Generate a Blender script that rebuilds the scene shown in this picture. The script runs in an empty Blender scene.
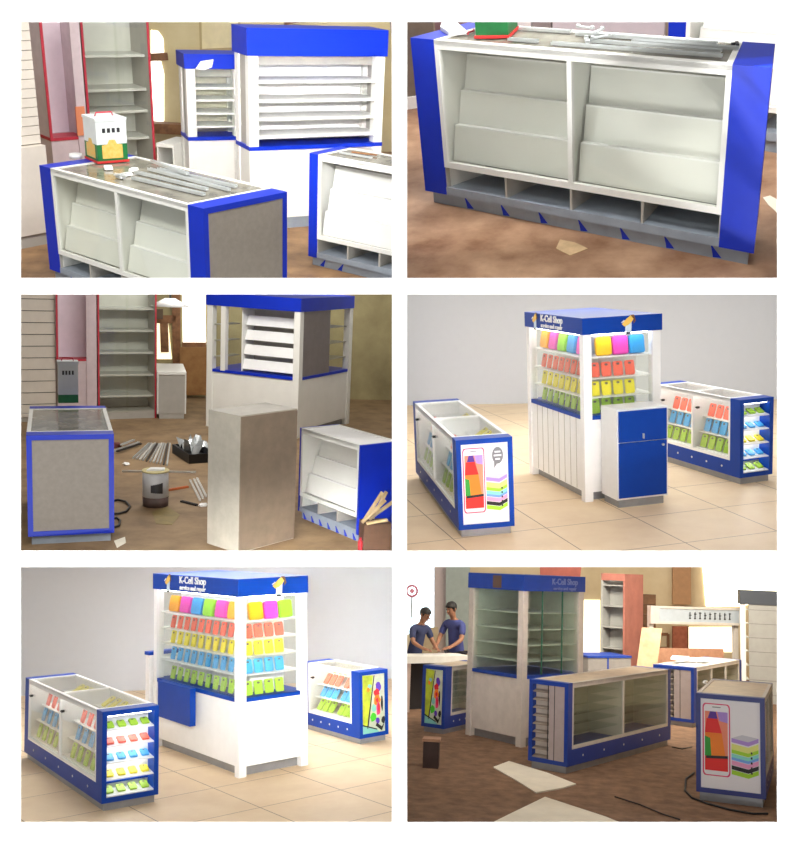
import bpy, bmesh, math, random
from mathutils import Vector, Matrix
random.seed(7)
F = 1000.0; PX, PY = 400.0, 422.5; CZ = 2.4
SC = bpy.context.scene; COL = SC.collection
SC.view_settings.view_transform = 'Standard'; SC.view_settings.look = 'None'
SC.view_settings.gamma = 1.0; SC.view_settings.exposure = 0.0; SC.view_settings.use_curve_mapping = False
SC.cycles.use_denoising = True
SC.cycles.max_bounces = 10; SC.cycles.transparent_max_bounces = 24; SC.cycles.sample_clamp_indirect = 4
cd = bpy.data.cameras.new('camera'); cam = bpy.data.objects.new('camera', cd); COL.objects.link(cam)
cd.sensor_fit = 'HORIZONTAL'; cd.sensor_width = 36; cd.lens = F * 36 / 800; cd.clip_start = .05; cd.clip_end = 200
cam.location = (0, 0, CZ); cam.rotation_euler = (math.pi / 2, 0, 0); SC.camera = cam

# ---------------------------------------------------------------- materials
MATS = {}
def srgb(c):
    return tuple((v / 255 / 12.92 if v / 255 <= .04045 else ((v / 255 + .055) / 1.055) ** 2.4) for v in c) + (1,)
def mat(name, rgb, rough=.5, metal=0, noise=0, nscale=8, rgb2=None, emit=0, bump=0, spec=.5):
    if name in MATS: return MATS[name]
    m = bpy.data.materials.new(name); m.use_nodes = True; nt = m.node_tree; b = nt.nodes['Principled BSDF']
    b.inputs['Base Color'].default_value = srgb(rgb); b.inputs['Roughness'].default_value = rough
    b.inputs['Metallic'].default_value = metal; b.inputs['Specular IOR Level'].default_value = spec
    if emit:
        b.inputs['Emission Color'].default_value = srgb(rgb); b.inputs['Emission Strength'].default_value = emit
    tc = nt.nodes.new('ShaderNodeTexCoord'); nz = nt.nodes.new('ShaderNodeTexNoise')
    nz.inputs['Scale'].default_value = nscale; nz.inputs['Detail'].default_value = 6; nz.inputs['Roughness'].default_value = .6
    nt.links.new(tc.outputs['Object'], nz.inputs['Vector'])
    if not emit:
        cr = nt.nodes.new('ShaderNodeValToRGB')
        c2 = rgb2 or tuple(v * (1 - noise) for v in rgb)
        cr.color_ramp.elements[0].position = .32; cr.color_ramp.elements[1].position = .68
        cr.color_ramp.elements[0].color = srgb(c2); cr.color_ramp.elements[1].color = srgb(rgb)
        nt.links.new(nz.outputs['Fac'], cr.inputs['Fac']); nt.links.new(cr.outputs['Color'], b.inputs['Base Color'])
    if bump:
        bp = nt.nodes.new('ShaderNodeBump'); bp.inputs['Strength'].default_value = bump; bp.inputs['Distance'].default_value = .02
        nt.links.new(nz.outputs['Fac'], bp.inputs['Height']); nt.links.new(bp.outputs['Normal'], b.inputs['Normal'])
    MATS[name] = m; return m
def glass(name, tint=(254, 255, 253), refl=.06):
    if name in MATS: return MATS[name]
    m = bpy.data.materials.new(name); m.use_nodes = True; nt = m.node_tree; nt.nodes.clear()
    out = nt.nodes.new('ShaderNodeOutputMaterial'); mx = nt.nodes.new('ShaderNodeMixShader')
    tr = nt.nodes.new('ShaderNodeBsdfTransparent'); gl = nt.nodes.new('ShaderNodeBsdfGlossy'); lw = nt.nodes.new('ShaderNodeLayerWeight')
    tr.inputs['Color'].default_value = srgb(tint); gl.inputs['Roughness'].default_value = .03
    pw = nt.nodes.new('ShaderNodeMath'); pw.operation = 'POWER'; pw.inputs[1].default_value = 4
    ma = nt.nodes.new('ShaderNodeMath'); ma.operation = 'MULTIPLY_ADD'; ma.inputs[1].default_value = .55; ma.inputs[2].default_value = refl * .6
    lw.inputs['Blend'].default_value = .5
    nt.links.new(lw.outputs['Facing'], pw.inputs[0]); nt.links.new(pw.outputs[0], ma.inputs[0]); nt.links.new(ma.outputs[0], mx.inputs['Fac']); nt.links.new(tr.outputs[0], mx.inputs[1]); nt.links.new(gl.outputs[0], mx.inputs[2])
    nt.links.new(mx.outputs[0], out.inputs[0]); MATS[name] = m; return m
def tilemat(name, size, ang, off, c1, c2, grout):
    m = bpy.data.materials.new(name); m.use_nodes = True; nt = m.node_tree; b = nt.nodes['Principled BSDF']
    tc = nt.nodes.new('ShaderNodeTexCoord'); mp = nt.nodes.new('ShaderNodeMapping'); br = nt.nodes.new('ShaderNodeTexBrick')
    mp.vector_type = 'POINT'
    nt.links.new(tc.outputs['Object'], mp.inputs['Vector']); nt.links.new(mp.outputs[0], br.inputs['Vector'])
    mp.inputs['Rotation'].default_value = (0, 0, -ang)
    ca, sa = math.cos(-ang), math.sin(-ang)
    mp.inputs['Location'].default_value = (-(off[0] * ca - off[1] * sa), -(off[0] * sa + off[1] * ca), 0)
    br.offset = 0; br.squash = 1; br.inputs['Scale'].default_value = 1; br.inputs['Brick Width'].default_value = size[0]
    br.inputs['Row Height'].default_value = size[1]; br.inputs['Mortar Size'].default_value = .006; br.inputs['Mortar Smooth'].default_value = .2
    br.inputs['Mortar'].default_value = srgb(grout)
    nz = nt.nodes.new('ShaderNodeTexNoise'); nz.inputs['Scale'].default_value = 2.5; nz.inputs['Detail'].default_value = 8; nz.inputs['Roughness'].default_value = .65
    nt.links.new(tc.outputs['Object'], nz.inputs['Vector'])
    cr = nt.nodes.new('ShaderNodeValToRGB'); cr.color_ramp.elements[0].position = .3; cr.color_ramp.elements[1].position = .7
    cr.color_ramp.elements[0].color = srgb(c2); cr.color_ramp.elements[1].color = srgb(c1)
    nt.links.new(nz.outputs['Fac'], cr.inputs['Fac'])
    nt.links.new(cr.outputs['Color'], br.inputs['Color1']); nt.links.new(cr.outputs['Color'], br.inputs['Color2'])
    nt.links.new(br.outputs['Color'], b.inputs['Base Color']); b.inputs['Roughness'].default_value = .45
    MATS[name] = m; return m

# ---------------------------------------------------------------- rooms
CEN = {1: (206, 150), 2: (592, 150), 3: (206, 423), 4: (592, 423), 5: (206, 695), 6: (592, 695)}
RECT = {1: (20, 21, 392, 278), 2: (407, 21, 778, 278), 3: (20, 294, 392, 551), 4: (407, 294, 778, 551), 5: (20, 567, 392, 823), 6: (407, 567, 778, 823)}
WHERE = {1: 'top left room', 2: 'top right room', 3: 'middle left room', 4: 'middle right room', 5: 'bottom left room', 6: 'bottom right room'}
class Room:
    def __init__(s, n, p, r, H):
        s.n = n; s.H = H; s.where = WHERE[n]
        dx = (CEN[n][0] - PX) / F; dz = -(CEN[n][1] - PY) / F
        az = math.atan2(dx, 1); el = math.atan2(dz, math.hypot(1, dx))
        s.R = Matrix.Rotation(-az, 3, 'Z') @ Matrix.Rotation(el, 3, 'X') @ Matrix.Rotation(r, 3, 'Y') @ Matrix.Rotation(p, 3, 'X')
        s.M = Matrix.Translation((0, 0, CZ)) @ s.R.to_4x4() @ Matrix.Translation((0, 0, -H))
    def dir(s, px, py): return s.R.transposed() @ Vector(((px - PX) / F, 1, -(py - PY) / F))
    def floor(s, px, py, z=0):
        d = s.dir(px, py); t = (z - s.H) / d.z
        return Vector((0, 0, s.H)) + d * t
    def at_y(s, px, py, y):
        d = s.dir(px, py); return Vector((0, 0, s.H)) + d * (y / d.y)
    def floor_col(s, px, y):                       # the floor point seen in column px, y metres in
        a = s.floor(px, RECT[s.n][3]); b = s.floor(px, RECT[s.n][3] - 40); k = (y - a.y) / (b.y - a.y)
        return a + (b - a) * k
class Fr:
    """a thing's own frame on a room's floor"""
    def __init__(s, room, x, y, yaw, z=0):
        s.room = room; s.loc = Vector((x, y, z)); s.yaw = yaw
        s.M = room.M @ Matrix.Translation((x, y, z)) @ Matrix.Rotation(yaw, 4, 'Z')
    def px(s, p):
        v = s.M @ Vector(p); v.z -= CZ; return (PX + F * v.x / v.y, PY - F * v.z / v.y)
    def solve(s, p, d, px=None, py=None):           # distance along d from p that lands on column px or row py
        A = s.M @ Vector(p); A.z -= CZ; D = s.M.to_3x3() @ Vector(d)
        if px is not None:
            k = (px - PX) / F; return (k * A.y - A.x) / (D.x - k * D.y)
        k = (PY - py) / F; return (k * A.y - A.z) / (D.z - k * D.y)
    def z_at(s, x, y, py): return s.solve((x, y, 0), (0, 0, 1), py=py)
def front(room, l, r, y=None):
    """frame whose X axis runs from floor pixel l to floor pixel r, Y away; returns frame and width"""
    a = room.floor(*l); b = room.floor(*r); d = b - a
    return Fr(room, a.x, a.y, math.atan2(d.y, d.x)), math.hypot(d.x, d.y)
def fbox(room, b):
    """frame and sizes from (x, y, direction of the left edge, left length, right length, height)"""
    return Fr(room, b[0], b[1], b[2] - math.pi / 2), b[4], b[3], b[5]

# ---------------------------------------------------------------- mesh helpers
class MB:
    def __init__(s, swap=False): s.bm = bmesh.new(); s.swap = swap
    def v(s, p): return s.bm.verts.new((p[1], p[0], p[2]) if s.swap else p)
    def face(s, pts, mi=0):
        f = s.bm.faces.new([s.v(p) for p in pts]); f.material_index = mi; return f
    def hexa(s, P, mi=0):
        V = [s.v(p) for p in P]
        for q in ((0, 1, 2, 3), (4, 5, 6, 7), (0, 1, 5, 4), (1, 2, 6, 5), (2, 3, 7, 6), (3, 0, 4, 7)):
            s.bm.faces.new([V[i] for i in q]).material_index = mi
    def box(s, x0, y0, z0, x1, y1, z1, mi=0):
        s.hexa([(x0, y0, z0), (x1, y0, z0), (x1, y1, z0), (x0, y1, z0), (x0, y0, z1), (x1, y0, z1), (x1, y1, z1), (x0, y1, z1)], mi)
    def prism(s, pts, f0, f1, mi=0):                # pts 2-D, f0/f1 map (a, b) to 3-D
        A = [s.v(f0(*p)) for p in pts]; B = [s.v(f1(*p)) for p in pts]; n = len(pts)
        s.bm.faces.new(A).material_index = mi; s.bm.faces.new(B).material_index = mi
        for i in range(n): s.bm.faces.new([A[i], A[(i + 1) % n], B[(i + 1) % n], B[i]]).material_index = mi
    def ring(s, x0, z0, x1, z1, l, r, b, t, f0, f1, mi=0):   # rectangular frame in (x,z) extruded f0->f1
        for q in ((x0, z0, x0 + l, z1), (x1 - r, z0, x1, z1), (x0 + l, z0, x1 - r, z0 + b), (x0 + l, z1 - t, x1 - r, z1)):
            s.prism([(q[0], q[1]), (q[2], q[1]), (q[2], q[3]), (q[0], q[3])], f0, f1, mi)
    def cyl(s, p0, p1, r0, r1=None, n=16, mi=0):
        r1 = r0 if r1 is None else r1; p0 = Vector(p0); p1 = Vector(p1); a = (p1 - p0).normalized()
        u = a.orthogonal().normalized(); w = a.cross(u)
        f = lambda c, r: [s.v(tuple(c + (u * math.cos(2 * math.pi * i / n) + w * math.sin(2 * math.pi * i / n)) * r)) for i in range(n)]
        A, B = f(p0, r0), f(p1, r1)
        s.bm.faces.new(A).material_index = mi; s.bm.faces.new(B).material_index = mi
        for i in range(n):
            q = s.bm.faces.new([A[i], A[(i + 1) % n], B[(i + 1) % n], B[i]]); q.material_index = mi; q.smooth = True
    def tube(s, pts, r, n=8, mi=0):
        P = [Vector(p) for p in pts]; rings = []
        for i, p in enumerate(P):
            t = (P[min(i + 1, len(P) - 1)] - P[max(i - 1, 0)]).normalized()
            u = t.cross(Vector((0, 0, 1)));  u = u.normalized() if u.length > .01 else Vector((1, 0, 0)); w = t.cross(u)
            rings.append([s.v(tuple(p + (u * math.cos(2 * math.pi * k / n) + w * math.sin(2 * math.pi * k / n)) * r)) for k in range(n)])
        for A, B in zip(rings, rings[1:]):
            for k in range(n):
                q = s.bm.faces.new([A[k], A[(k + 1) % n], B[(k + 1) % n], B[k]]); q.smooth = True; q.material_index = mi
        s.bm.faces.new(rings[0]); s.bm.faces.new(rings[-1])
    def mesh(s, name, mats, bev=0):
        bmesh.ops.recalc_face_normals(s.bm, faces=s.bm.faces)
        if bev: bmesh.ops.bevel(s.bm, geom=[e for e in s.bm.edges], offset=bev, segments=2, affect='EDGES', profile=.5)
        me = bpy.data.meshes.new(name); s.bm.to_mesh(me); s.bm.free()
        for m in (mats if isinstance(mats, (list, tuple)) else [mats]): me.materials.append(m)
        return me
    def part(s, name, mats, parent, label=None, bev=0):
        o = bpy.data.objects.new(name, s.mesh(name, mats, bev)); COL.objects.link(o); o.parent = parent
        if label: o['label'] = label
        return o
    def single(s, name, mats, M, label, cat, group=None, kind=None, bev=0):
        o = bpy.data.objects.new(name, s.mesh(name, mats, bev)); COL.objects.link(o); o.matrix_world = M
        return tag(o, label, cat, group, kind)
def tag(o, label=None, cat=None, group=None, kind=None):
    if label: o['label'] = label
    if cat: o['category'] = cat
    if group: o['group'] = group
    if kind: o['kind'] = kind
    return o
def thing(name, M, label, cat, group=None):
    o = bpy.data.objects.new(name, None); COL.objects.link(o); o.matrix_world = M; o.empty_display_size = .1
    return tag(o, label, cat, group)
def dup(src, M, label, group=None):
    c = src.copy(); COL.objects.link(c); c.matrix_world = M; c['label'] = label
    if group: c['group'] = group
    for ch in list(src.children):
        d = ch.copy(); COL.objects.link(d); d.parent = c
    return c
def struct(name, mb, mats, M=None):
    o = bpy.data.objects.new(name, mb.mesh(name, mats)); COL.objects.link(o)
    if M is not None: o.matrix_world = M
    o['kind'] = 'structure'; return o
def textpart(name, body, size, parent, M, m, ext=.004, align='CENTER', bold=0):
    cu = bpy.data.curves.new(name, 'FONT'); cu.body = body; cu.size = size; cu.extrude = ext; cu.align_x = align; cu.offset = bold
    t = bpy.data.objects.new('tmp', cu); COL.objects.link(t); bpy.context.view_layer.update()
    me = bpy.data.meshes.new_from_object(t.evaluated_get(bpy.context.evaluated_depsgraph_get()))
    bpy.data.objects.remove(t); bpy.data.curves.remove(cu)
    me.materials.clear(); me.materials.append(m)
    o = bpy.data.objects.new(name, me); COL.objects.link(o); o.parent = parent; o.matrix_local = M
    return o
def area(room_or_M, name, loc, rot, sx, sy, power, color=(1, 1, 1), spread=180):
    l = bpy.data.lights.new(name, 'AREA'); l.shape = 'RECTANGLE'; l.size = sx; l.size_y = sy; l.energy = power; l.color = color; l.spread = math.radians(spread)
    o = bpy.data.objects.new(name, l); COL.objects.link(o)
    M = Matrix.Translation(loc) @ rot.to_4x4()
    o.matrix_world = (room_or_M.M @ M) if room_or_M else M
    return o
ORD = ['first', 'second', 'third', 'fourth', 'fifth', 'sixth', 'seventh', 'eighth', 'ninth', 'tenth', 'eleventh', 'twelfth', 'thirteenth', 'fourteenth']

R1 = Room(1, .179283, -.03268, 2.73333); R2 = Room(2, .343738, -.000452, 2.56781); R3 = Room(3, .177803, .011698, 2.76332)
R4 = Room(4, .171459, -.012735, 2.588865); R5 = Room(5, .161036, .002588, 2.638626); R6 = Room(6, .117915, .010669, 2.206913)

white = mat('white_laminate', (238, 238, 232), .35, noise=.03, nscale=3)
snow = mat('bright_white', (246, 246, 244), .4, noise=.02)
blue = mat('blue_laminate', (8, 46, 188), .38, noise=.06, nscale=4, spec=.35)
navy = mat('deep_blue_laminate', (0, 60, 158), .45, noise=.04, spec=.25)
greyl = mat('grey_laminate', (178, 174, 166), .5, noise=.05)
taupe = mat('taupe_panel', (150, 142, 132), .6, noise=.06, nscale=20)
plinthm = mat('brushed_plinth', (158, 160, 164), .4, metal=.35, noise=.08)
plinthb = mat('film_grey_plinth', (150, 160, 172), .45, noise=.08)
inner = mat('inner_grey', (120, 118, 116), .6, noise=.08)
alu = mat('aluminium', (222, 226, 226), .3, metal=.55, noise=.08)
steel = mat('dark_metal', (70, 70, 74), .4, metal=.8)
black = mat('black_plastic', (18, 18, 20), .45)
redtrim = mat('red_trim', (196, 52, 70), .45, noise=.08)
wood = mat('wood', (150, 104, 66), .6, rgb2=(112, 74, 44), nscale=12)
card = mat('cardboard', (176, 140, 100), .8, rgb2=(150, 116, 80), nscale=6)
paper = mat('paper_sheet', (236, 228, 208), .7, noise=.06, nscale=4)
clear = glass('clear_glass'); greenglass = glass('greenish_glass', (248, 253, 250), .06)
glow = mat('daylight_pane', (255, 250, 238), emit=2.2)
led = mat('led_strip', (255, 255, 255), emit=9)
# ---------------------------------------------------------------- shared builders
def rrect(x0, z0, x1, z1, r, n=4):
    P = []
    for cx, cz, a0 in ((x1 - r, z1 - r, 0), (x0 + r, z1 - r, 90), (x0 + r, z0 + r, 180), (x1 - r, z0 + r, 270)):
        for i in range(n + 1):
            a = math.radians(a0 + 90 * i / n); P.append((cx + r * math.cos(a), cz + r * math.sin(a)))
    return P
def case_mesh(name, w, h, t, m, hole=True):
    """a phone case standing on its lower edge: rounded back, raised rim, lens opening"""
    b = MB(); r = w * .18
    b.prism(rrect(-w / 2, 0, w / 2, h, r), lambda x, z: (x, 0, z), lambda x, z: (x, t, z), 0)
    b.prism(rrect(-w / 2 + .004, .004, w / 2 - .004, h - .004, r), lambda x, z: (x, -.002, z), lambda x, z: (x, 0, z), 0)
    if hole:
        hw = w * .16
        b.prism(rrect(-hw, h * .74, hw, h * .88, hw * .6), lambda x, z: (x, -.004, z), lambda x, z: (x, -.002, z), 1)
    return b.mesh(name, [m, MATS['lens_grey']])
mat('lens_grey', (92, 84, 84), .4)
CC = {'orange': mat('orange_case', (250, 112, 88), .45, noise=.04), 'yellow': mat('yellow_case', (246, 232, 50), .45, noise=.04),
      'blue': mat('blue_case', (70, 170, 232), .45, noise=.04), 'green': mat('green_case', (164, 206, 58), .45, noise=.04)}
SL = {'amber': mat('amber_sleeve', (246, 170, 8), .4, noise=.05), 'magenta': mat('magenta_sleeve', (228, 64, 176), .4, noise=.05),
      'sky blue': mat('sky_blue_sleeve', (40, 150, 216), .4, noise=.05), 'lime': mat('lime_sleeve', (148, 214, 40), .4, noise=.05),
      'gold': mat('gold_sleeve', (240, 190, 10), .4, noise=.05)}
CASE = {c: case_mesh('phone_case', .105, .15, .012, m) for c, m in CC.items()}
CARD = {c: case_mesh('phone_case', .075, .1, .012, m) for c, m in CC.items()}
def sleeve_mesh(w, h, m):
    b = MB(); t = .05
    b.prism(rrect(-w / 2, 0, w / 2, h, w * .16), lambda x, z: (x, 0, z), lambda x, z: (x * .96, t, z * .98), 0)
    b.prism(rrect(-w / 2 + .012, .01, w / 2 - .012, h - .012, w * .14), lambda x, z: (x, -.008, z), lambda x, z: (x, 0, z), 0)
    return b.mesh('tablet_sleeve', [m])
def put_row(fr, swap, spots, v, z, lean, meshes, name, cat, labels, group):
    """stand or lean copies along a face; spots along u listed from the left of the picture"""
    for i, u in enumerate(spots):
        me = meshes[i % len(meshes)]; z_ = z + max(q.co.y for q in me.vertices) * math.sin(lean) + .0015
        p = (v, u, z_) if swap else (u, v, z_)
        M = fr.M @ Matrix.Translation(p) @ Matrix.Rotation(-math.pi / 2 if swap else 0, 4, 'Z') @ Matrix.Rotation(-lean, 4, 'X')
        o = bpy.data.objects.new(name, meshes[i % len(meshes)]); COL.objects.link(o); o.matrix_world = M
        tag(o, labels[i], cat, group)
def spread(a, b, n): return [a + (b - a) * (i + .5) / n for i in range(n)]

# poster picture: smartphone, stack of cases, speech bubble, drawn on a board in (s, t) 0..1
PM = [mat('poster_white', (240, 236, 238), .4), mat('print_pink', (222, 62, 112), .5), mat('print_screen_red', (232, 30, 20), .5), mat('print_orange', (246, 132, 16), .5),
      mat('print_green', (40, 158, 44), .5), mat('print_violet', (84, 38, 150), .5), mat('print_black', (18, 16, 18), .5), mat('print_lilac', (176, 140, 216), .5),
      mat('print_lemon', (232, 236, 132), .5), mat('print_mint', (140, 226, 214), .5), mat('print_rose', (240, 160, 200), .5), mat('print_lime', (168, 220, 40), .5),
      mat('print_grey', (124, 122, 124), .5), mat('print_peach', (240, 140, 110), .5), mat('print_silver', (206, 204, 212), .5), mat('print_sky', (120, 170, 235), .5)]
def phone_poster(name, parent, W, Hh, place, bubble=True):
    """place(s, t, d): metres across, metres up, metres out -> thing coordinates"""
    b = MB(); e = .0012
    def flat(P, lvl, mi):
        P = [(p[0] * W, p[1] * Hh) for p in P]
        b.prism(P, lambda s, t: place(s, t, lvl * e), lambda s, t: place(s, t, lvl * e + e), mi)
    b.prism([(0, 0), (W, 0), (W, Hh), (0, Hh)], lambda s, t: place(s, t, -.012), lambda s, t: place(s, t, 0), 0)
    ph = rrect(.03, .14, .5, .95, .05)
    flat(ph, 0, 1); flat(rrect(.052, .153, .478, .938, .045), 1, 0)
    flat([(.07, .2), (.46, .2), (.46, .86), (.07, .86)], 2, 13)
    flat([(.07, .2), (.46, .2), (.46, .36), (.07, .36)], 3, 2)
    flat([(.07, .36), (.42, .36), (.36, .62), (.07, .62)], 3, 3)
    flat([(.07, .62), (.36, .62), (.29, .78), (.1, .78)], 3, 2)
    flat([(.12, .78), (.29, .78), (.26, .86), (.16, .86)], 3, 5)
    flat([(.28, .86), (.46, .86), (.46, .74), (.32, .76)], 3, 7)
    flat([(.07, .36), (.18, .36), (.16, .56), (.07, .58)], 4, 4)
    flat([(.2, .36), (.3, .36), (.27, .54), (.19, .52)], 4, 3)
    flat([(.09, .33), (.46, .345), (.46, .375), (.09, .36)], 5, 6)
    flat([(.2, .905), (.34, .905), (.34, .915), (.2, .915)], 2, 12)
    # the stack of cases, each a band with a corner
    for y0, y1, mi in ((.52, .565, 7), (.44, .505, 8), (.40, .44, 11), (.355, .395, 9), (.325, .355, 15), (.27, .32, 10), (.22, .265, 6), (.165, .215, 11)):
        flat([(.52, y0 + .015), (.8, y0 - .015), (.8, y1 - .015), (.52, y1 + .015)], 1, mi)
        flat([(.8, y0 - .015), (.97, y0 + .035), (.97, y1 + .035), (.8, y1 - .015)], 2, mi)
    flat([(.52, .58), (.8, .55), (.97, .6), (.7, .625)], 1, 14)
    for k in range(5): flat(rrect(.84, .2 + k * .055, .87, .225 + k * .055, .008), 4, 6)
    if bubble: flat([(.78 + .12 * math.cos(a * .3142), .84 + .105 * math.sin(a * .3142)) for a in range(20)], 1, 12)
    if bubble: flat([(.7, .77), (.78, .75), (.7, .68)], 1, 12)
    for k, w in enumerate((.1, .13, .08) if bubble else ()): flat([(.78 - w / 1.6, .875 - k * .045), (.78 + w / 1.6, .875 - k * .045), (.78 + w / 1.6, .895 - k * .045), (.78 - w / 1.6, .895 - k * .045)], 2, 0)
    return b.part(name, PM, parent, 'white poster with a smartphone and a stack of coloured cases')
AM = [mat('art_lime', (206, 222, 60), .5, noise=.25, nscale=6), mat('art_pale', (214, 222, 196), .5, noise=.12), mat('art_black', (20, 26, 20), .5), mat('art_red', (216, 36, 50), .5),
      mat('art_orange', (246, 132, 20), .5), mat('art_violet', (96, 56, 190), .5), mat('art_green', (70, 196, 40), .5), mat('art_teal', (130, 200, 190), .5), mat('art_pink', (232, 70, 130), .5)]
def art_poster(name, parent, W, Hh, place):
    b = MB(); e = .0012
    def flat(P, lvl, mi): b.prism([(p[0] * W, p[1] * Hh) for p in P], lambda s, t: place(s, t, lvl * e), lambda s, t: place(s, t, lvl * e + e), mi)
    def blob(x, y, rx, ry, lvl, mi, seed):
        q = random.Random(seed); flat([(x + rx * (.75 + q.random() * .4) * math.cos(a * .524), y + ry * (.75 + q.random() * .4) * math.sin(a * .524)) for a in range(12)], lvl, mi)
    b.prism([(0, 0), (W, 0), (W, Hh), (0, Hh)], lambda s, t: place(s, t, -.012), lambda s, t: place(s, t, 0), 1)
    flat([(0, .15), (.22, .1), (.5, .98), (0, 1)], 0, 0)
    flat([(.2, .08), (.26, .08), (.56, .98), (.52, .98)], 1, 2)
    flat([(0, 0), (.75, 0), (.62, .06), (0, .14)], 1, 7)
    flat([(0, .14), (.65, .04), (.65, .06), (0, .165)], 2, 2)
    for i, (x, y, rx, ry, mi) in enumerate(((.72, .78, .12, .09, 5), (.64, .68, .13, .07, 3), (.66, .55, .15, .1, 4), (.66, .55, .06, .04, 3), (.7, .4, .1, .12, 8), (.72, .42, .05, .08, 3), (.5, .42, .1, .07, 7),
                                             (.46, .27, .15, .08, 6), (.66, .2, .1, .06, 5), (.85, .5, .05, .14, 2), (.9, .2, .08, .07, 2), (.3, .8, .1, .04, 7), (.24, .75, .07, .04, 4))):
        blob(x, y, rx, ry, 2 + i, mi, i)
    flat([(.55, .12), (.82, .02), (.95, .16), (.82, .09), (.6, .17)], 15, 2)
    return b.part(name, AM, parent, 'bright abstract art print')

def counter(fr, U, V, h, swap, label, end='panel', bays=2, style='shop', pw=.13, bcol=None, group=None, end_in='shelves', name='display_counter',
            taper=0, far_open=False, top='glass', cubbies=4, wcol=None, cut=None, lit=False):
    """glass display counter: u along the long front (v = 0), v back, near end at u = 0"""
    bcol = bcol or blue; wcol = wcol or white
    t = thing(name, fr.M, label, 'counter', group)
    if taper:
        def mk():
            b = MB(swap); f = b.v
            def v(p): u, w, z = p; k = 1 - taper * w / V; return f(((u - U / 2) * k + U / 2, w, z))
            b.v = v; return b
    else: mk = lambda: MB(swap)
    zb = .08 * h; tb = .045; E = cut or U
    b = mk(); b.box(.03, .03, 0, E - (.0 if cut else .03), V - .03, zb); b.part('plinth', plinthb if style == 'work' else plinthm, t)
    # near end: a blue portal wrapping the corner
    b = mk(); b.ring(0, zb, V, h, tb, tb, tb, tb, lambda v, z: (0, v, z), lambda v, z: (pw, v, z)); b.part('end_frame', bcol, t, 'blue end frame')
    y0, y1, z0, z1 = tb, V - tb, zb + tb, h - tb
    place = (lambda s, tt, d: (.012 - d, y1 - s, z0 + tt)) if not swap else (lambda s, tt, d: (.012 - d, y0 + s, z0 + tt))
    if swap: pl = lambda s, tt, d: (place(s, tt, d)[1], place(s, tt, d)[0], place(s, tt, d)[2])
    else: pl = place
    if end == 'panel':
        b = mk(); b.box(.008, y0, z0, .03, y1, z1); b.part('end_panel', taupe, t, 'grey board inside the blue end frame')
    elif end == 'solid':
        b = mk(); b.box(.0, y0, z0, .03, y1, z1); b.part('end_panel', bcol, t)
    elif end == 'poster': phone_poster('poster', t, y1 - y0, z1 - z0, pl, end_in == 'shelves')
    elif end == 'art': art_poster('poster', t, y1 - y0, z1 - z0, pl)
    elif end in ('shelves', 'rack'):
        n = 5 if end == 'shelves' else 9; dd = .2 if end == 'shelves' else .12
        b = mk(); b.box(dd, y0 - .01, z0 - .01, dd + .015, y1 + .01, z1 + .01)
        for yy in (y0 - .02, y1 + .01): b.box(pw * .5, yy, z0, dd, yy + .01, z1)
        b.part('end_back_panel', snow if end == 'shelves' else mat('rack_back', (176, 164, 150), .5), t)
        for k in range(n):
            zz = z0 + (z1 - z0) * k / n
            b = mk()
            b.hexa([(.012, y0, zz + .002), (dd, y0, zz + .002 + .03), (dd, y1, zz + .032), (.012, y1, zz + .002), (.012, y0, zz + .012), (dd, y0, zz + .042), (dd, y1, zz + .042), (.012, y1, zz + .012)])
            if end == 'shelves' and k:
                c = mk(); c.box(.15, y0 + .02, zz - .006, .165, y1 - .02, zz + .014); c.part('light_strip', led, t)
            b.part('end_shelf', snow if end == 'shelves' else mat('rack_shelf', (150, 138, 126), .5), t)
        if end == 'rack':
            b = mk(); b.box(.004, y0, z0, .01, y0 + (y1 - y0) * .48, z1); b.part('sliding_door', mat('lilac_grey_door', (168, 156, 154), .4, noise=.06), t, 'plain grey sliding door')
            b = mk()
            for yy in (y0 + (y1 - y0) * .3, y0 + (y1 - y0) * .5): b.box(.002, yy, z0, .01, yy + .008, z1)
            b.part('glass_door_edge', steel, t)
    if not cut:
        b = mk(); b.box(U - pw * .9, 0, zb, U, V, h); b.part('far_end_panel', bcol, t, 'blue end panel')
        if style == 'work' : E = U - pw * .9
        else: E = U - pw * .9
    zw = .26 * h if style == 'shop' else .255 * h
    b = mk(); b.box(pw, V - .02, zb, E, V, h - .03); b.part('back_panel', wcol, t)
    fw = .03
    if style == 'shop':
        b = mk(); b.box(pw, 0, zb, E, .02, zw); b.box(pw, .02, zw - .03, E, V - .02, zw - .01, 0); b.part('base_panel', bcol, t, 'blue base panel')
        b = mk(); nb = 5
        for k in range(nb): 
            u = pw + (E - pw) * (k + .5) / nb; b.cyl((u, -.003, zb + (zw - zb) * .5), (u, .001, zb + (zw - zb) * .5), .012)
        b.part('screw_cap', alu, t)
    else:
        b = mk(); b.box(pw, .0, zb, E, .015, .13 * h); b.box(pw, .015, .11 * h, E, V - .03, .128 * h); b.part('cubby_floor', plinthb, t)
        b = mk(); b.box(pw, V - .1, .128 * h, E, V - .08, zw); b.part('cubby_back', inner, t)
        for k in range(cubbies + 1):
            u = pw + (E - pw) * k / cubbies; b = mk(); b.box(u - .008 if k else u, .005, .128 * h, u + .008, V - .08, zw); b.part('cubby_divider', greyl, t)
        for k in range(7 if not cut else 2):
            u = pw * .3 + (E - pw * .4) * (k + .5) / 7; z = zb * .45; b = mk()
            b.prism([(u - .02, z - .03), (u + .05, z + .045), (u + .035, z - .01), (u + .03, z - .035)], lambda a, c: (a, .0285, c), lambda a, c: (a, .03, c)); b.part('film_mark', blue, t, 'blue torn film mark')
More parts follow.
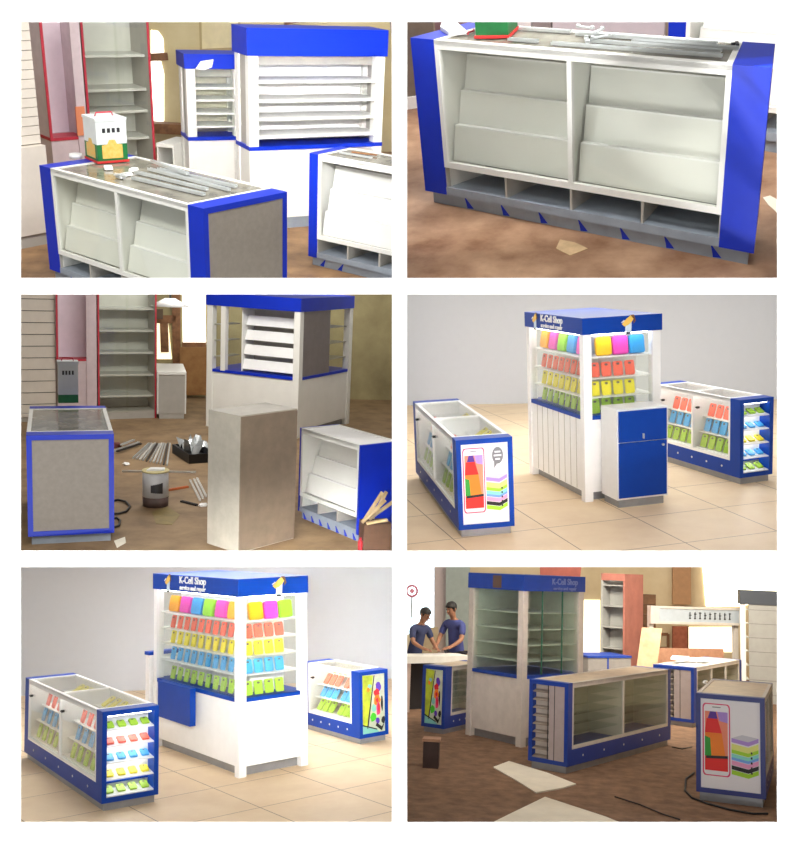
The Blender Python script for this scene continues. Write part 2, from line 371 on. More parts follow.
    # window frame on the front
    b = mk(); b.ring(pw, zw, E, h - .005, fw, 0 if cut else fw, .035 * h / .95, .05, lambda u, z: (u, 0, z), lambda u, z: (u, .03, z))
    for k in range(1, bays):
        u = pw + (E - pw) * k / bays; b.box(u - fw / 2, 0, zw + .03, u + fw / 2, .03, h - .05)
    b.part('window_frame', wcol, t)
    zi0, zi1 = zw + .035, h - .055
    for k in range(bays):
        a = pw + (E - pw) * k / bays + fw * .8; c = pw + (E - pw) * (k + 1) / bays - fw * .8
        if style == 'shop' or far_open is False:
            b = mk(); b.box(a, .012, zi0, c, .016, zi1); g = b.part('glass_door', clear if style == 'work' else (greenglass if style == 'shop' and top == 'board' else clear), t)
            if style == 'shop' and top == 'glass':
                b = mk(); u = c - .08 if k else c - .08; b.cyl((u, -.012, zi1 - .12), (u, .02, zi1 - .12), .014); b.box(u - .03, -.014, zi1 - .126, u + .03, -.008, zi1 - .114); b.part('lock_knob', black, g)
        if style == 'work':      # stepped slanting boards, the lower ones further forward
            n = 4; d0 = .05; dv = min(.3, V - .16) / n
            zz = [zi0 + (zi1 + .02 - zi0) * q for q in (0, .30, .58, .86, 1.0)]
            P = []
            for q in range(n):
                P += [(d0 + dv * q, zz[q]), (d0 + dv * q + dv * .55, zz[q + 1])]
            P += [(V - .03, zz[-1]), (V - .03, zz[0])]
            b = mk(); b.prism(P, lambda v, z: (a, v, z), lambda v, z: (c, v, z)); b.part('stepped_display', wcol, t)
            for q in range(1, n):
                b = mk(); b.box(a, d0 + dv * q - dv * .5, zz[q] - .004, c, d0 + dv * q + .004, zz[q] + .006); b.part('display_ledge', snow, t)
        elif end_in == 'shelves':
            for q, (zz, v0) in enumerate(((.0, .03), (.3, .08), (.58, .13))):
                z = zi0 + (zi1 - zi0) * zz + .01; b = mk(); b.box(a, v0, z - .012, c, V - .02, z); b.part('shelf', snow, t)
        elif end_in == 'glass_shelves':
            for q in range(1, 6):
                z = zi0 + (zi1 - zi0) * q / 6; b = mk(); b.box(a, .06, z, c, V - .02, z + .008); b.part('shelf', greenglass, t)
    if bays > 1:
        u = pw + (E - pw) / bays; b = mk(); b.box(u - .008, .03, zw, u + .008, V - .02, h - .03); b.part('partition_board', wcol, t)
    if not cut:
        b = mk(); b.box(E - .012, .03, zb + .05, E, V - .02, h - .035); b.part('inner_side', wcol, t)
    if end not in ('shelves',):
        b = mk(); b.box(pw * .8, .03, zb + .05, pw * .8 + .012, V - .02, h - .035); b.part('inner_side', wcol, t)
    if lit:
        b = mk(); b.box(pw + .05, .035, h - .05, E - .05, .055, h - .034); b.part('light_strip', led, t)
        if end == 'shelves': b = mk(); b.box(.03, y0 + .02, z1 - .012, .05, y1 - .02, z1 - .002); b.part('light_strip', led, t)
    b = mk(); b.ring(pw, 0, E, V, .035, 0 if cut else .035, .035, .035, lambda u, v: (u, v, h - .03), lambda u, v: (u, v, h))
    if bays > 1 and style == 'shop' and top == 'glass':
        u = pw + (E - pw) / 2; b.box(u - .015, .035, h - .03, u + .015, V - .035, h)
    b.part('top_frame', wcol, t)
    b = mk(); b.box(pw + .035, .035, h - .014, E - (.0 if cut else .035), V - .035, h - .006)
    b.part('top_panel', {'glass': clear, 'reflect_tint': mat('reflect_tint_glass', (146, 142, 128), .12, noise=.3, nscale=5), 'board': mat('protective_board', (216, 196, 166), .4, noise=.12, nscale=6), 'white': snow}[top], t)  # grey-brown tone of the top stands in for reflections in its glass
    return t

def icon(parent, place, s=1.0):
    """small emblem: a hand-shaped cap over a pale phone"""
    b = MB()
    f = lambda P, a, mi: b.prism([(x * s, z * s) for x, z in P], lambda x, z: place(x, z, a), lambda x, z: place(x, z, a + .003), mi)
    f([(-.035, -.09), (.035, -.09), (.04, .02), (-.03, .02)], 0, 1)
    f([(-.03, -.105), (.03, -.105), (.03, -.088), (-.03, -.088)], .002, 3)
    f([(-.075, .0), (-.02, .055), (.03, .09), (.06, .05), (.04, .02), (.0, -.01), (-.045, -.025)], .003, 0)
    f([(.02, .095), (.065, .095), (.085, .03), (.06, .0), (.06, .05)], .005, 2)
    f([(-.05, .045), (-.085, .02), (-.078, .012), (-.043, .035)], .006, 4)
    return b.part('emblem', [mat('emblem_amber', (240, 196, 90), .5), mat('emblem_pale', (205, 222, 236), .5), mat('emblem_brown', (110, 74, 44), .5), black, snow], parent, 'small emblem of a hand over a pale phone')

def tower(fr, A, B, h, label, ledge=.4, head=.9, levels=(.785, .695, .61, .52), core=True, lit=True, bcol=None, wcol=None, body='plain', name='kiosk_tower', post=.09, text=True,
          glassm=None, group=None, opening=(), over=.012, shelfm=None, cat='kiosk'):
    bcol = bcol or navy; wcol = wcol or snow; glassm = glassm or clear; shelfm = shelfm or wcol
    t = thing(name, fr.M, label, cat, group)
    L, Hd = ledge * h, head * h
    for x in (0, A - post):
        for y in (0, B - post):
            b = MB(); b.box(x, y, 0, x + post, y + post, Hd); b.part('post', wcol, t)
    b = MB(); b.box(-over, -over, Hd, A + over, B + over, h); b.part('header', bcol, t, 'blue header box')
    b = MB(); b.box(.08, .08, 0, A - .08, B - .08, .05 * h); b.part('plinth', plinthm, t)
    b = MB(); b.box(.02, .02, .05 * h, A - .02, B - .02, L - .02)
    c = b.part('base_cabinet', wcol, t)
    if body == 'grooved':
        b = MB()
        n = 9
        for k in range(1, n): y = post + (B - 2 * post) * k / n; b.box(.0165, y - .004, .055 * h, .0205, y + .004, L - .03)
        b.part('groove', greyl, c)
    b = MB(); b.box(.006, .006, L - .03, A - .006, B - .006, L + .012); b.part('ledge', bcol, t, 'blue ledge band')
    if core:
        b = MB(); b.box(.3, .3, L + .012, A - .12, B - .12, Hd); b.part('core_panel', wcol, t)
    for z in levels:
        b = MB(); b.box(.05, .05, z * h - .012, A - .05, B - .05, z * h); b.part('shelf', shelfm, t)
    for nm, q in (('l', (.03, post, .036, B - post)), ('r', (post, .03, A - post, .036)), ('k', (A - .036, post, A - .03, B - post)), ('b', (post, B - .036, A - post, B - .03))):
        if nm in opening: continue
        b = MB(); b.box(q[0], q[1], L + .012, q[2], q[3], Hd); b.part('glass_pane', glassm, t)
    if lit:
        b = MB(); b.box(.05, .12, Hd - .022, .09, B - .12, Hd - .004); b.part('light_strip', led, t)
        b = MB(); b.box(.12, .05, Hd - .022, A - .12, .09, Hd - .004); b.part('light_strip', led, t)
    if text:
        icon(t, lambda x, z, d: (-over - d, B * .8 - x, (Hd + h) / 2 + z), 1.15 * (h - Hd) / .2)
        icon(t, lambda x, z, d: (A * .57 + x, -over - d, (Hd + h) / 2 + z), 1.15 * (h - Hd) / .2)
        RL = Matrix.Rotation(-math.pi / 2, 4, 'Z') @ Matrix.Rotation(math.pi / 2, 4, 'X'); k = (h - Hd) / .2
        textpart('lettering', 'K-Cell Shop', .12 * k, t, Matrix.Translation((-over - .002, B * .5, (Hd + h) / 2 + .005 * k)) @ RL @ Matrix.Scale(1.22, 4, (1, 0, 0)), snow, bold=.0025)['label'] = 'white shop name lettering'
        textpart('lettering', 'service and repair', .078 * k, t, Matrix.Translation((-over - .002, B * .5, (Hd + h) / 2 - .075 * k)) @ RL @ Matrix.Scale(1.22, 4, (1, 0, 0)), snow, bold=.0018)['label'] = 'smaller white service lettering'
    return t
# ---------------------------------------------------------------- front wall with six openings
YW = 4.85; TW = .012
def wx(px): return (px - PX) / F * YW
def wz(py): return CZ - (py - PY) / F * YW
b = MB()
xs = [-260, 20, 392, 407, 778, 1060]; zs = [-110, 21, 278, 294, 551, 567, 823, 965]
for i in range(5):
    for j in range(7):
        if i in (1, 3) and j in (1, 3, 5): continue
        b.box(wx(xs[i]), YW, wz(zs[j + 1]), wx(xs[i + 1]), YW + TW, wz(zs[j]))
bmesh.ops.remove_doubles(b.bm, verts=b.bm.verts, dist=1e-5)
struct('wall_front', b, mat('white_wall_paint', (252, 252, 252), .6, noise=.005))
# a hairline bead round the whole display
b = MB()
for q in ((8, 8, 793, 10), (8, 835, 793, 837), (8, 10, 10, 835), (791, 10, 793, 835)):
    b.box(wx(q[0]), YW - .003, wz(q[3]), wx(q[2]), YW + .001, wz(q[1]))
struct('trim_1', b, mat('pale_bead', (226, 226, 226), .6))
# added divider, unseen edge-on, keeping the left and right rooms' light apart
b = MB(); b.box(-.012, YW + TW, -4.5, .012, 21, 6); struct('wall_light_divider', b, mat('divider_paint', (200, 198, 194), .8))

def shell(room, yb, floor_m, wall_m, ext=120, bump=None, side=True, top_off=-4):
    """floor from the opening back to a back wall yb metres in, and the outer side wall"""
    l, tp, r, bt = RECT[room.n]; left = room.n % 2 == 1
    pl, pr = (l - ext, 398.6) if left else (401.4, r + ext)
    a, c = room.floor(pl, bt + 6.5), room.floor(pr, bt + 6.5)
    d, e = room.floor_col(pl, yb), room.floor_col(pr, yb)
    b = MB(); P = [a, c, e, d]
    b.hexa([(p.x, p.y, -.03) for p in P] + [(p.x, p.y, 0) for p in P])
    struct('floor', b, floor_m, room.M)
    fr = Fr(room, 0, 0, 0)
    zt = [fr.z_at(p.x, p.y, tp + top_off) for p in (d, e)]
    b = MB(); b.hexa([(d.x, yb, 0), (e.x, yb, 0), (e.x, yb + .1, 0), (d.x, yb + .1, 0), (d.x, yb, zt[0]), (e.x, yb, zt[1]), (e.x, yb + .1, zt[1]), (d.x, yb + .1, zt[0])])
    struct('wall_back', b, wall_m, room.M)
    if side:
        p, q = (a, d) if left else (c, e); o = -.06 if left else .06
        za = fr.z_at(p.x, p.y, tp + top_off); zq = zt[0] if left else zt[1]
        b = MB(); b.hexa([(p.x, p.y, 0), (q.x, q.y, 0), (q.x + o, q.y, 0), (p.x + o, p.y, 0), (p.x, p.y, za), (q.x, q.y, zq), (q.x + o, q.y, zq), (p.x + o, p.y, za)])
        struct('wall_left' if left else 'wall_right', b, wall_m, room.M)
def bar_fill(room, power, color=(1, 1, 1), low=False, down=.3, spread=40):
    """an added fill strip hidden behind the bar above (or below) the opening, facing in"""
    l, tp, r, bt = RECT[room.n]; py = tp - 7.5 if not low else bt + 7.5
    if room.n < 3 and not low: py = 4
    d = down if not low else -down
    rot = Matrix.Rotation(math.pi / 2 - d, 3, 'X')
    return area(None, 'hidden_fill_strip', Vector((wx((l + r) / 2), YW + TW + .03, wz(py))), rot, (r - l) / F * YW * .95, .05, power, color, spread)  # fill lamp added out of view, no fitted tube
concrete = mat('brown_concrete', (168, 132, 94), .55, rgb2=(118, 88, 60), nscale=3.5, bump=.15)
beige = mat('beige_wall', (212, 198, 158), .8, rgb2=(196, 178, 132), nscale=1.2)

def clip(root, px=None, py=None, keep='left'):
    """trim a thing where it passes out of its room: only the part inside the room is modelled"""
    bpy.context.view_layer.update()
    n = Vector((1, -(px - PX) / F, 0)) if px is not None else Vector((0, -(PY - py) / F, 1))
    if keep in ('right', 'above'): n = -n
    co = Vector((0, 0, CZ))
    for o in [root] + list(root.children_recursive):
        if o.type != 'MESH': continue
        if o.data.users > 1: o.data = o.data.copy()
        Mi = o.matrix_world.inverted(); c = Mi @ co; nn = (o.matrix_world.to_3x3().transposed() @ n).normalized()
        bm = bmesh.new(); bm.from_mesh(o.data)
        g = bmesh.ops.bisect_plane(bm, geom=bm.verts[:] + bm.edges[:] + bm.faces[:], dist=1e-6, plane_co=c, plane_no=nn, clear_outer=True)
        ed = [e for e in g['geom_cut'] if isinstance(e, bmesh.types.BMEdge)]
        if ed: bmesh.ops.holes_fill(bm, edges=ed, sides=0)
        if not bm.verts: bpy.data.objects.remove(o)
        else: bm.to_mesh(o.data)
        bm.free()
# ================================================================ ROOM 1 (top left)
r = R1; W = r.where
shell(r, 15.2, concrete, beige)
bar_fill(r, 33, down=-.26, spread=44)
area(r, 'overhead_fill', Vector((1.2, 8.5, 4.6)), Matrix.Rotation(0, 3, 'X'), 3, 1, 210, (1, .97, .92))  # overhead fill added out of view, not a fixture
area(r, 'side_fill', Vector((-2.6, 5.9, 3.9)), Vector((2.2, 2.3, -3.0)).to_track_quat('-Z', 'Y').to_matrix(), 1.2, .5, 95, (1, .98, .94))  # added lamp to brighten the counter's long face
bx = {'counter': [-0.0319, 7.3761, 2.3027, 2.0098, 0.8785, 0.9769], 'kiosk': [0.3867, 10.4736, 2.323, 1.5449, 2.2681, 1.9645], 'wing': [-0.1875, 11.574, 2.02, 1.1813, 0.6887, 1.6433], 'small': [0.9239, 9.2615, 0.8255, 0.5518, 0.9949, 1.0447]}
f, A, B, h = fbox(r, bx['counter'])
t = counter(f, B, A, h, True, 'low white counter with grey blue-framed end and a tin on top', style='work', end='panel', pw=.17, top='reflect_tint')
clip(t, py=288, keep='above')
CF = f; CA, CB, CH = A, B, h
# aluminium strips and bits on the counter
for i, (u, v, l, a) in enumerate(((.35, .66, .9, .03), (.3, .54, 1.0, -.03), (.42, .42, .85, .02), (.3, .28, .8, .05), (.85, .6, .6, -.2))):
    b = MB(); b.box(0, -.016, 0, l, .016, .006); b.box(0, -.016, .006, l, -.012, .022); b.box(0, .012, .006, l, .016, .022)
    M = f.M @ Matrix.Translation((v, u, h + .002 + .026 * (i == 4))) @ Matrix.Rotation(math.pi / 2 + a, 4, 'Z')
    b.single('aluminium_strip', alu, M, ['aluminium strip along the back edge of the low counter top, ' + W, 'longest aluminium strip across the low counter top, ' + W, 'aluminium strip nearest the middle of the low counter top, ' + W,
              'aluminium strip along the front edge of the low counter top, ' + W, 'aluminium strip lying across the others on the low counter, ' + W][i], 'metal strip', 'metal strips on the top left counter')
for i, (u, v, s, nm) in enumerate(((1.25, .3, .05, 'flat white fitting near the front edge of the low counter'), (1.36, .46, .05, 'white paper scrap in the middle of the low counter'), (1.55, .35, .06, 'white paper scrap in front of the tin'), (1.2, .2, .045, 'small steel hinge pile on the low counter'))):
    b = MB(); b.prism(rrect(-s, -s * .6, s, s * .6, s * .3), lambda x, y: (x, y, 0), lambda x, y: (x * .9, y * .9, .018))
    if i == 3: b.box(-.08, -.01, .018, .08, .01, .026); b.box(-.01, -.06, .026, .01, .06, .034)
    b.single('fitting' if i in (0, 3) else 'paper_scrap', alu if i == 3 else snow, f.M @ Matrix.Translation((v, u, h + .002)) @ Matrix.Rotation(.5 * i, 4, 'Z'), nm + ', ' + W, 'fitting' if i in (0, 3) else 'paper')
def tin(fr, x, y, z, w, d, hh, yaw, label, rim, split=.42, lab=True):
    t = thing('paint_tin', fr.M @ Matrix.Translation((x, y, z)) @ Matrix.Rotation(yaw, 4, 'Z'), label, 'tin')
    b = MB(); b.box(-w / 2, -d / 2, .0, w / 2, d / 2, hh * split); b.part('tin_body', mat('tin_green', (24, 112, 56), .4, noise=.15), t, 'green body')
    b = MB(); b.box(-w / 2, -d / 2, hh * split, w / 2, d / 2, hh * .94); b.part('tin_upper', mat('tin_white', (216, 222, 222), .4, noise=.04), t, 'white upper part')
    b = MB(); b.box(-w / 2 - .006, -d / 2 - .006, hh * .94, w / 2 + .006, d / 2 + .006, hh); b.part('lid', mat('tin_white', (0, 0, 0)), t)
    for nm, pts in ((('label', 0), ('label', 1)) if lab else ()):
        b = MB(); P = [(-.42, .1), (.42, .1), (.42, .4), (.2, .42), (.12, .52), (-.12, .52), (-.2, .42), (-.42, .4)]
        if pts == 0: b.prism(P, lambda a, c: (a * w * .8, -d / 2 - .001, c * hh), lambda a, c: (a * w * .8, -d / 2 - .003, c * hh))
        else: b.prism(P, lambda a, c: (-w / 2 - .001, a * d * .8, c * hh), lambda a, c: (-w / 2 - .003, a * d * .8, c * hh))
        b.part('label', mat('label_orange', (232, 168, 70), .5, rgb2=(206, 190, 110), nscale=30), t, 'orange picture label')
    b = MB()
    for q in range(4): b.box(-w * .3 + q * w * .16, -d / 2 - .003, hh * .68, -w * .3 + q * w * .16 + w * .1, -d / 2 - .001, hh * .78)
    b.part('lettering', steel, t)
    if rim:
        b = MB(); b.box(-w / 2 - .008, -d / 2 - .008, 0, w / 2 + .008, d / 2 + .008, hh * .05); b.part('base_rim', mat('tin_red', (196, 44, 44), .5), t, 'red base rim')
    b = MB(); b.tube([(-w * .3, 0, hh), (-w * .25, 0, hh + .03), (w * .25, 0, hh + .03), (w * .3, 0, hh)], .006); b.part('handle', redtrim, t)
    return t
p = r.floor(107, 160, CH); q = (f.M.inverted() @ r.M) @ p
tin(f, q.x, q.y, CH + .002, .27, .27, .37, -.25, 'square green and white tin with orange label on the low counter, ' + W, True)
p = r.floor(76, 158, CH); q = (f.M.inverted() @ r.M) @ p
b = MB(); b.cyl((0, 0, 0), (0, 0, .035), .055, n=24); b.single('tape_roll', snow, f.M @ Matrix.Translation((q.x, q.y, CH + .002)), 'white tape roll beside the square tin, ' + W, 'tape')

# big kiosk with open shelves
def open_kiosk(fr, A, B, h, label, ledge, head, levels, sh_d, back_m, shelf_m, glassfront=False, group=None):
    t = thing('display_kiosk', fr.M, label, 'kiosk', group)
    p = .1; L, Hd = ledge * h, head * h
    for x, y in ((0, 0), (A - p, 0), (0, B - p), (A - p, B - p)):
        b = MB(); b.box(x, y, 0, x + p, y + p, Hd); b.part('post', white, t)
    b = MB(); b.box(-.02, -.02, Hd, A + .02, B + .02, h); b.part('header', blue, t, 'blue header box')
    b = MB(); b.box(.04, .04, 0, A - .04, B - .04, .06 * h); b.part('plinth', plinthb, t)
    b = MB(); b.box(.01, .02, .06 * h, A - .01, B - .02, L - .03); b.part('base_cabinet', white, t)
    b = MB(); b.box(-.005, -.005, L - .03, A + .005, B, L + .01); b.part('ledge', blue, t, 'blue ledge')
    b = MB(); b.box(p, B - .05, L, A - p, B - .03, Hd); b.part('back_panel', back_m, t)
    for x in (.02, A - .04):
        b = MB(); b.box(x, p, L, x + .02, B - p, Hd); b.part('side_panel', greyl, t)
    for z in levels:
        b = MB(); b.box(.05, B - .05 - sh_d, z * h - .012, A - .05, B - .05, z * h + .008); b.part('shelf', shelf_m, t)
    b = MB(); b.box(p, .1, Hd - .1, A - p, .12, Hd); b.part('valance', greyl, t)
    if glassfront:
        b = MB(); b.box(p, .02, L, A - p, .026, Hd); b.part('glass_pane', clear, t)
    return t
f, A, B, h = fbox(r, bx['kiosk']); f = Fr(r, f.loc.x + .05, f.loc.y, math.radians(17)); A = f.solve((0, 0, h), (1, 0, 0), px=386); B = .42; h *= 1.02
zl = [f.z_at(A * .5, .2, y) / h for y in (79, 97.5, 115, 132)]
open_kiosk(f, A, B, h, 'wide kiosk with four white shelves under a blue header, ' + W, f.z_at(0, 0, 148) / h, f.z_at(0, 0, 55.7) / h, zl, .4, snow, snow)
f, A, B, h = fbox(r, bx['wing']); f = Fr(r, f.loc.x, f.loc.y, math.radians(12)); A = f.solve((0, 0, h), (1, 0, 0), px=242); B = .4
zl = [f.z_at(A * .3, .2, y) / h for y in (86, 98, 111, 124)]
t = open_kiosk(f, A, B, h, 'narrow kiosk with blue header left of the wide kiosk, ' + W, f.z_at(0, 0, 138) / h, f.z_at(0, 0, 68.5) / h, zl, .35, mat('cream_back', (232, 226, 206), .5, noise=.04), snow, True)
b = MB(); q = random.Random(1)
b.prism([(.1, -.05), (.16, .03), (.3, .05), (.28, -.03), (.2, -.06)], lambda x, z: (x, -.022, z + .9375 * h), lambda x, z: (x, -.024, z + .9375 * h)); b.part('sticker', snow, t, 'pale torn sticker')
# small counter at the right edge
f, A, B, h = fbox(r, bx['small'])
t = counter(f, 2.2, .5, h, False, 'white stepped counter with a blue end cut by the right edge, ' + W, style='work', pw=.1, top='reflect_tint', bays=1, cut=1.5, far_open=True)
clip(t, px=397)
clip(t, py=289, keep='above')
p = f.px((0.4, .25, h))
b = MB(); b.box(0, -.015, 0, .35, .015, .012); b.single('aluminium_strip', alu, f.M @ Matrix.Translation((.2, .2, h + .002)), 'aluminium strip lying on the small counter at the right edge, ' + W, 'metal strip')
b = MB(); b.box(0, -.01, 0, .25, .01, .012); b.single('wood_offcut', wood, f.M @ Matrix.Translation((.26, .3, h + .002)) @ Matrix.Rotation(.2, 4, 'Z'), 'thin wood offcut on the small counter at the right edge, ' + W, 'offcut')

# tall wall units at the back left
pink = mat('pinkish_board', (214, 196, 200), .6, noise=.06); pale = mat('pale_pink_back', (244, 226, 236), .5, noise=.03)
def glass_unit(room, l, rr, y_top, label, shelves, wfront, depth=.5, skew=0):
    """tall grey unit with red edge strips: floor pixel corners l, rr"""
    f, w = front(room, l, rr)
    f2 = f; h = f.z_at(0, 0, y_top)
    t = thing('wall_shelf_unit', f.M, label, 'shelf unit')
    b = MB(); b.box(0, depth - .02, 0, w, depth, h); b.part('back_panel', mat('grey_green_back', (206, 206, 198), .5, noise=.04), t)
    for x in (0, w - .02):
        b = MB(); b.box(x, .01, 0, x + .02, depth - .02, h); b.part('side_panel', greyl, t)
        b = MB(); b.box(x - .004 if not x else x, -.005, 0, x + .02 if not x else x + .024, .01, h); b.part('edge_strip', redtrim, t, 'red edge strip')
    for y in shelves:
        z = f.z_at(w * .5, .15, y); b = MB(); b.box(.02, .1, z - .01, w - .02, depth - .02, z + .02); b.part('shelf', mat('shelf_grey', (206, 206, 200), .4, noise=.04), t)
    b = MB(); b.box(.02, .012, .1, w * .52, .018, h); b.box(w * .48, .02, .1, w - .02, .026, h); b.part('glass_door', clear, t)
    b = MB(); b.box(.02, .02, 0, w - .02, depth - .02, .12); b.part('base', greyl, t)
    return t, f, w, h
glass_unit(r, (95, 204), (157.5, 198), 13, 'tall grey shelf unit with red edges behind the tin, ' + W, (56, 90, 112, 139), .1)
def open_cabinet(room, l, rr, y_top, y_floor, label, depth=.45, sidew=.12, cab='wall_cabinet'):
    f, w = front(room, l, rr); h = f.z_at(0, 0, y_top); zb = f.z_at(w * .5, 0, y_floor)
    t = thing(cab, f.M, label, 'cabinet')
    b = MB(); b.box(0, depth - .02, 0, w, depth, h); b.part('back_panel', pale, t, 'pale pink back panel')
    for x in (0, w - .02):
        b = MB(); b.box(x, 0, 0, x + .02, depth - .02, h); b.part('side_panel', pink, t)
    b = MB(); b.box(-.012, -.012, zb, .016, .0, h); b.part('edge_strip', redtrim, t, 'red edge strip')
    b = MB(); b.box(.02, .0, 0, w - .02, depth - .02, zb - .02); b.part('base_cabinet', pink, t)
    b = MB(); b.box(-.01, -.01, zb - .03, w * .9, depth * .6, zb); b.part('bottom_edge', redtrim, t, 'red bottom edge')
    b = MB(); b.box(w * .74, -.02, 0, w, 0, h); b.part('front_stile', pink, t)
    return t, f, w, h
t, f, w, h = open_cabinet(r, (58, 210), (93, 206), 13, 137, 'tall narrow cabinet with a pale pink inside and red edge, ' + W)
p = f.z_at(w * .72, -.05, 136)
b = MB(); b.box(0, 0, 0, .1, .02, .3); b.part('orange_tag', mat('orange_tag', (226, 140, 100), .5), t, 'orange strip tag').matrix_local = Matrix.Translation((w * .7, -.035, p))
def slatwall(room, l, rr, y_top, y_ledge, label, n=14, depth=.12):
    f, w = front(room, l, rr); h = f.z_at(0, 0, y_top); zl = f.z_at(0, 0, y_ledge)
    t = thing('slat_wall_unit', f.M, label, 'slat wall')
    b = MB(); b.box(0, .1, zl, w, .12, h); b.part('groove_back', inner, t)
    k = 0; z = zl + .01; sh = (h - zl) / n
    while z < h - .02:
        b = MB(); b.box(0, .07, z, w, .1, z + sh * .93); b.part('slat', mat('cream_slat', (226, 218, 206), .5, noise=.03), t); z += sh
    b = MB(); b.box(0, 0, .12, w, .12, zl); b.part('base_cabinet', mat('cream_slat', (0, 0, 0)), t)
    b = MB(); b.box(0, .02, 0, w, .12, .12); b.part('plinth', greyl, t)
    return t
slatwall(r, (0, 254), (55, 243), 13, 152, 'cream slatted wall unit with a plain base at the left edge, ' + W)
b = MB()
# low white cabinet between the shelf unit and the kiosk
f, w = front(r, (159, 200), (176, 202)); h = f.z_at(0, 0, 143); d = .5
t = thing('low_cabinet', f.M, 'low white cabinet with a grey open front by the window, ' + W, 'cabinet')
b = MB(); b.box(0, 0, h - .04, w, d, h); b.part('top_board', white, t)
for x in (0, w - .02):
    b = MB(); b.box(x, .01, 0, x + .02, d, h - .04); b.part('side_panel', white, t)
b = MB(); b.box(.02, d - .02, 0, w - .02, d, h - .04); b.part('back_panel', greyl, t)
b = MB(); b.box(.02, .02, h * .55, w - .02, d - .02, h * .55 + .02); b.part('shelf', greyl, t)
b = MB(); b.box(.02, .02, 0, w - .02, d - .02, .1); b.part('base', greyl, t)
# window, sill plank and boards on the back wall
def wall_quad(room, y, P, name, m, label=None, cat=None, th=.03, out=.0, kind=None):
    """a board on the back wall, its corners given as seen from the door"""
    Q = [room.at_y(px, py, y) for px, py in P]; b = MB(); c = sum((q for q in Q), Vector()) / len(Q)
    b.prism([(q.x - c.x, q.z - c.z) for q in Q], lambda x, z: (x, 0, z), lambda x, z: (x, -th, z))
    M = room.M @ Matrix.Translation(c - Vector((0, out, 0)))
    if kind: return struct(name, b, m, M)
    return b.single(name, m, M, label, cat)
def window_bars(room, y, bars, name, m, wd=.05, out=.03):
    b = MB()
    for (x0, y0, x1, y1) in bars:
        p = room.at_y(x0, y0, y); q = room.at_y(x1, y1, y); d = (q - p).normalized(); n = Vector((-d.z, 0, d.x)) * wd / 2
        b.prism([(0, 0), (1, 0), (1, 1), (0, 1)], lambda a, c: tuple(p + (q - p) * a + n * (2 * c - 1) - Vector((0, out, 0))), lambda a, c: tuple(p + (q - p) * a + n * (2 * c - 1) - Vector((0, out + .03, 0))))
    struct(name, b, m, room.M)
YB = 15.2
wall_quad(r, YB, [(151, 30), (158, 31), (163, 38), (164, 53), (151, 53)], 'window_1', glow, kind=1)
wall_quad(r, YB, [(151, 61), (161, 61), (164, 74), (164, 121), (151, 121)], 'window_2', glow, kind=1)
window_bars(r, YB, [(150, 57, 168, 56)], 'trim_2', wood, wd=.1)
window_bars(r, YB, [(200, 21, 201, 50), (239, 18, 240, 48), (200, 50, 240, 48)], 'trim_3', mat('tan_batten', (176, 156, 110), .7), wd=.03)
wall_quad(r, YB, [(202, 15), (238, 15), (238, 47), (202, 49)], 'wall_board', mat('cream_board', (226, 212, 170), .7, noise=.05), 'large cream board on the back wall above the kiosks, ' + W, 'board', th=.02)
wall_quad(r, YB, [(284, 22), (306, 16), (306, 20), (284, 25)], 'roof_plank', wood, 'brown plank on the back wall above the blue header, ' + W, 'plank', th=.1)
f, w = front(r, (155, 186), (190, 188)); z = f.z_at(0, .1, 131)
t = wall_quad(r, 14.9, [(152, 121), (188, 123), (188, 133), (152, 131)], 'window_sill_plank', wood, 'brown wooden plank under the bright window, ' + W, 'plank', th=.2)
# ================================================================ ROOM 2 (top right)
r = R2; W = r.where
floor2 = mat('rust_concrete', (186, 150, 120), .5, rgb2=(122, 84, 58), nscale=2.6, bump=.2)
shell(r, 9.4, floor2, mat('dim_brown_wall', (150, 136, 120), .8, rgb2=(118, 104, 90), nscale=2))
bar_fill(r, .5, down=-.2, spread=44)
area(r, 'overhead_fill', Vector((.2, 3.6, 4.6)), Matrix.Rotation(.45, 3, 'X'), 2.4, .8, 148, (1, .98, .94))  # unseen lamp added above the opening to light the counter
U, V, h = 2.2569, .407, 1.073
f = Fr(r, .861, 5.194, math.radians(150.134 - 90))
counter(f, U, V, h, True, 'large white counter with four open cubbies and blue ends, ' + W, style='work', end='panel', pw=.2, top='reflect_tint', taper=.131)
def on(u, v, z=None): return f.M @ Matrix.Translation((v, u, h + .002 if z is None else z))
lab = ['longest aluminium rail along the back of the large counter', 'aluminium rail nearest the front edge of the large counter', 'middle aluminium rail on the large counter', 'aluminium rail at the back left of the large counter', 'aluminium rail at the front left of the large counter', 'short aluminium rail by the right blue end of the large counter']
for i, (u, v, l, a) in enumerate(((.42, .31, .85, .01), (.3, .1, 1.0, .015), (.34, .18, .8, -.01), (1.32, .33, .35, .02), (1.4, .1, .2, .02), (.28, .25, .6, .012))):
    b = MB(); b.box(0, -.011, 0, l, .011, .006); b.box(0, -.011, .006, l, -.008, .016); b.box(0, .008, .006, l, .011, .016)
    b.single('aluminium_rail', alu, on(u, v) @ Matrix.Rotation(math.pi / 2 + a, 4, 'Z'), lab[i] + ', ' + W, 'metal rail', 'metal rails on the top right counter')
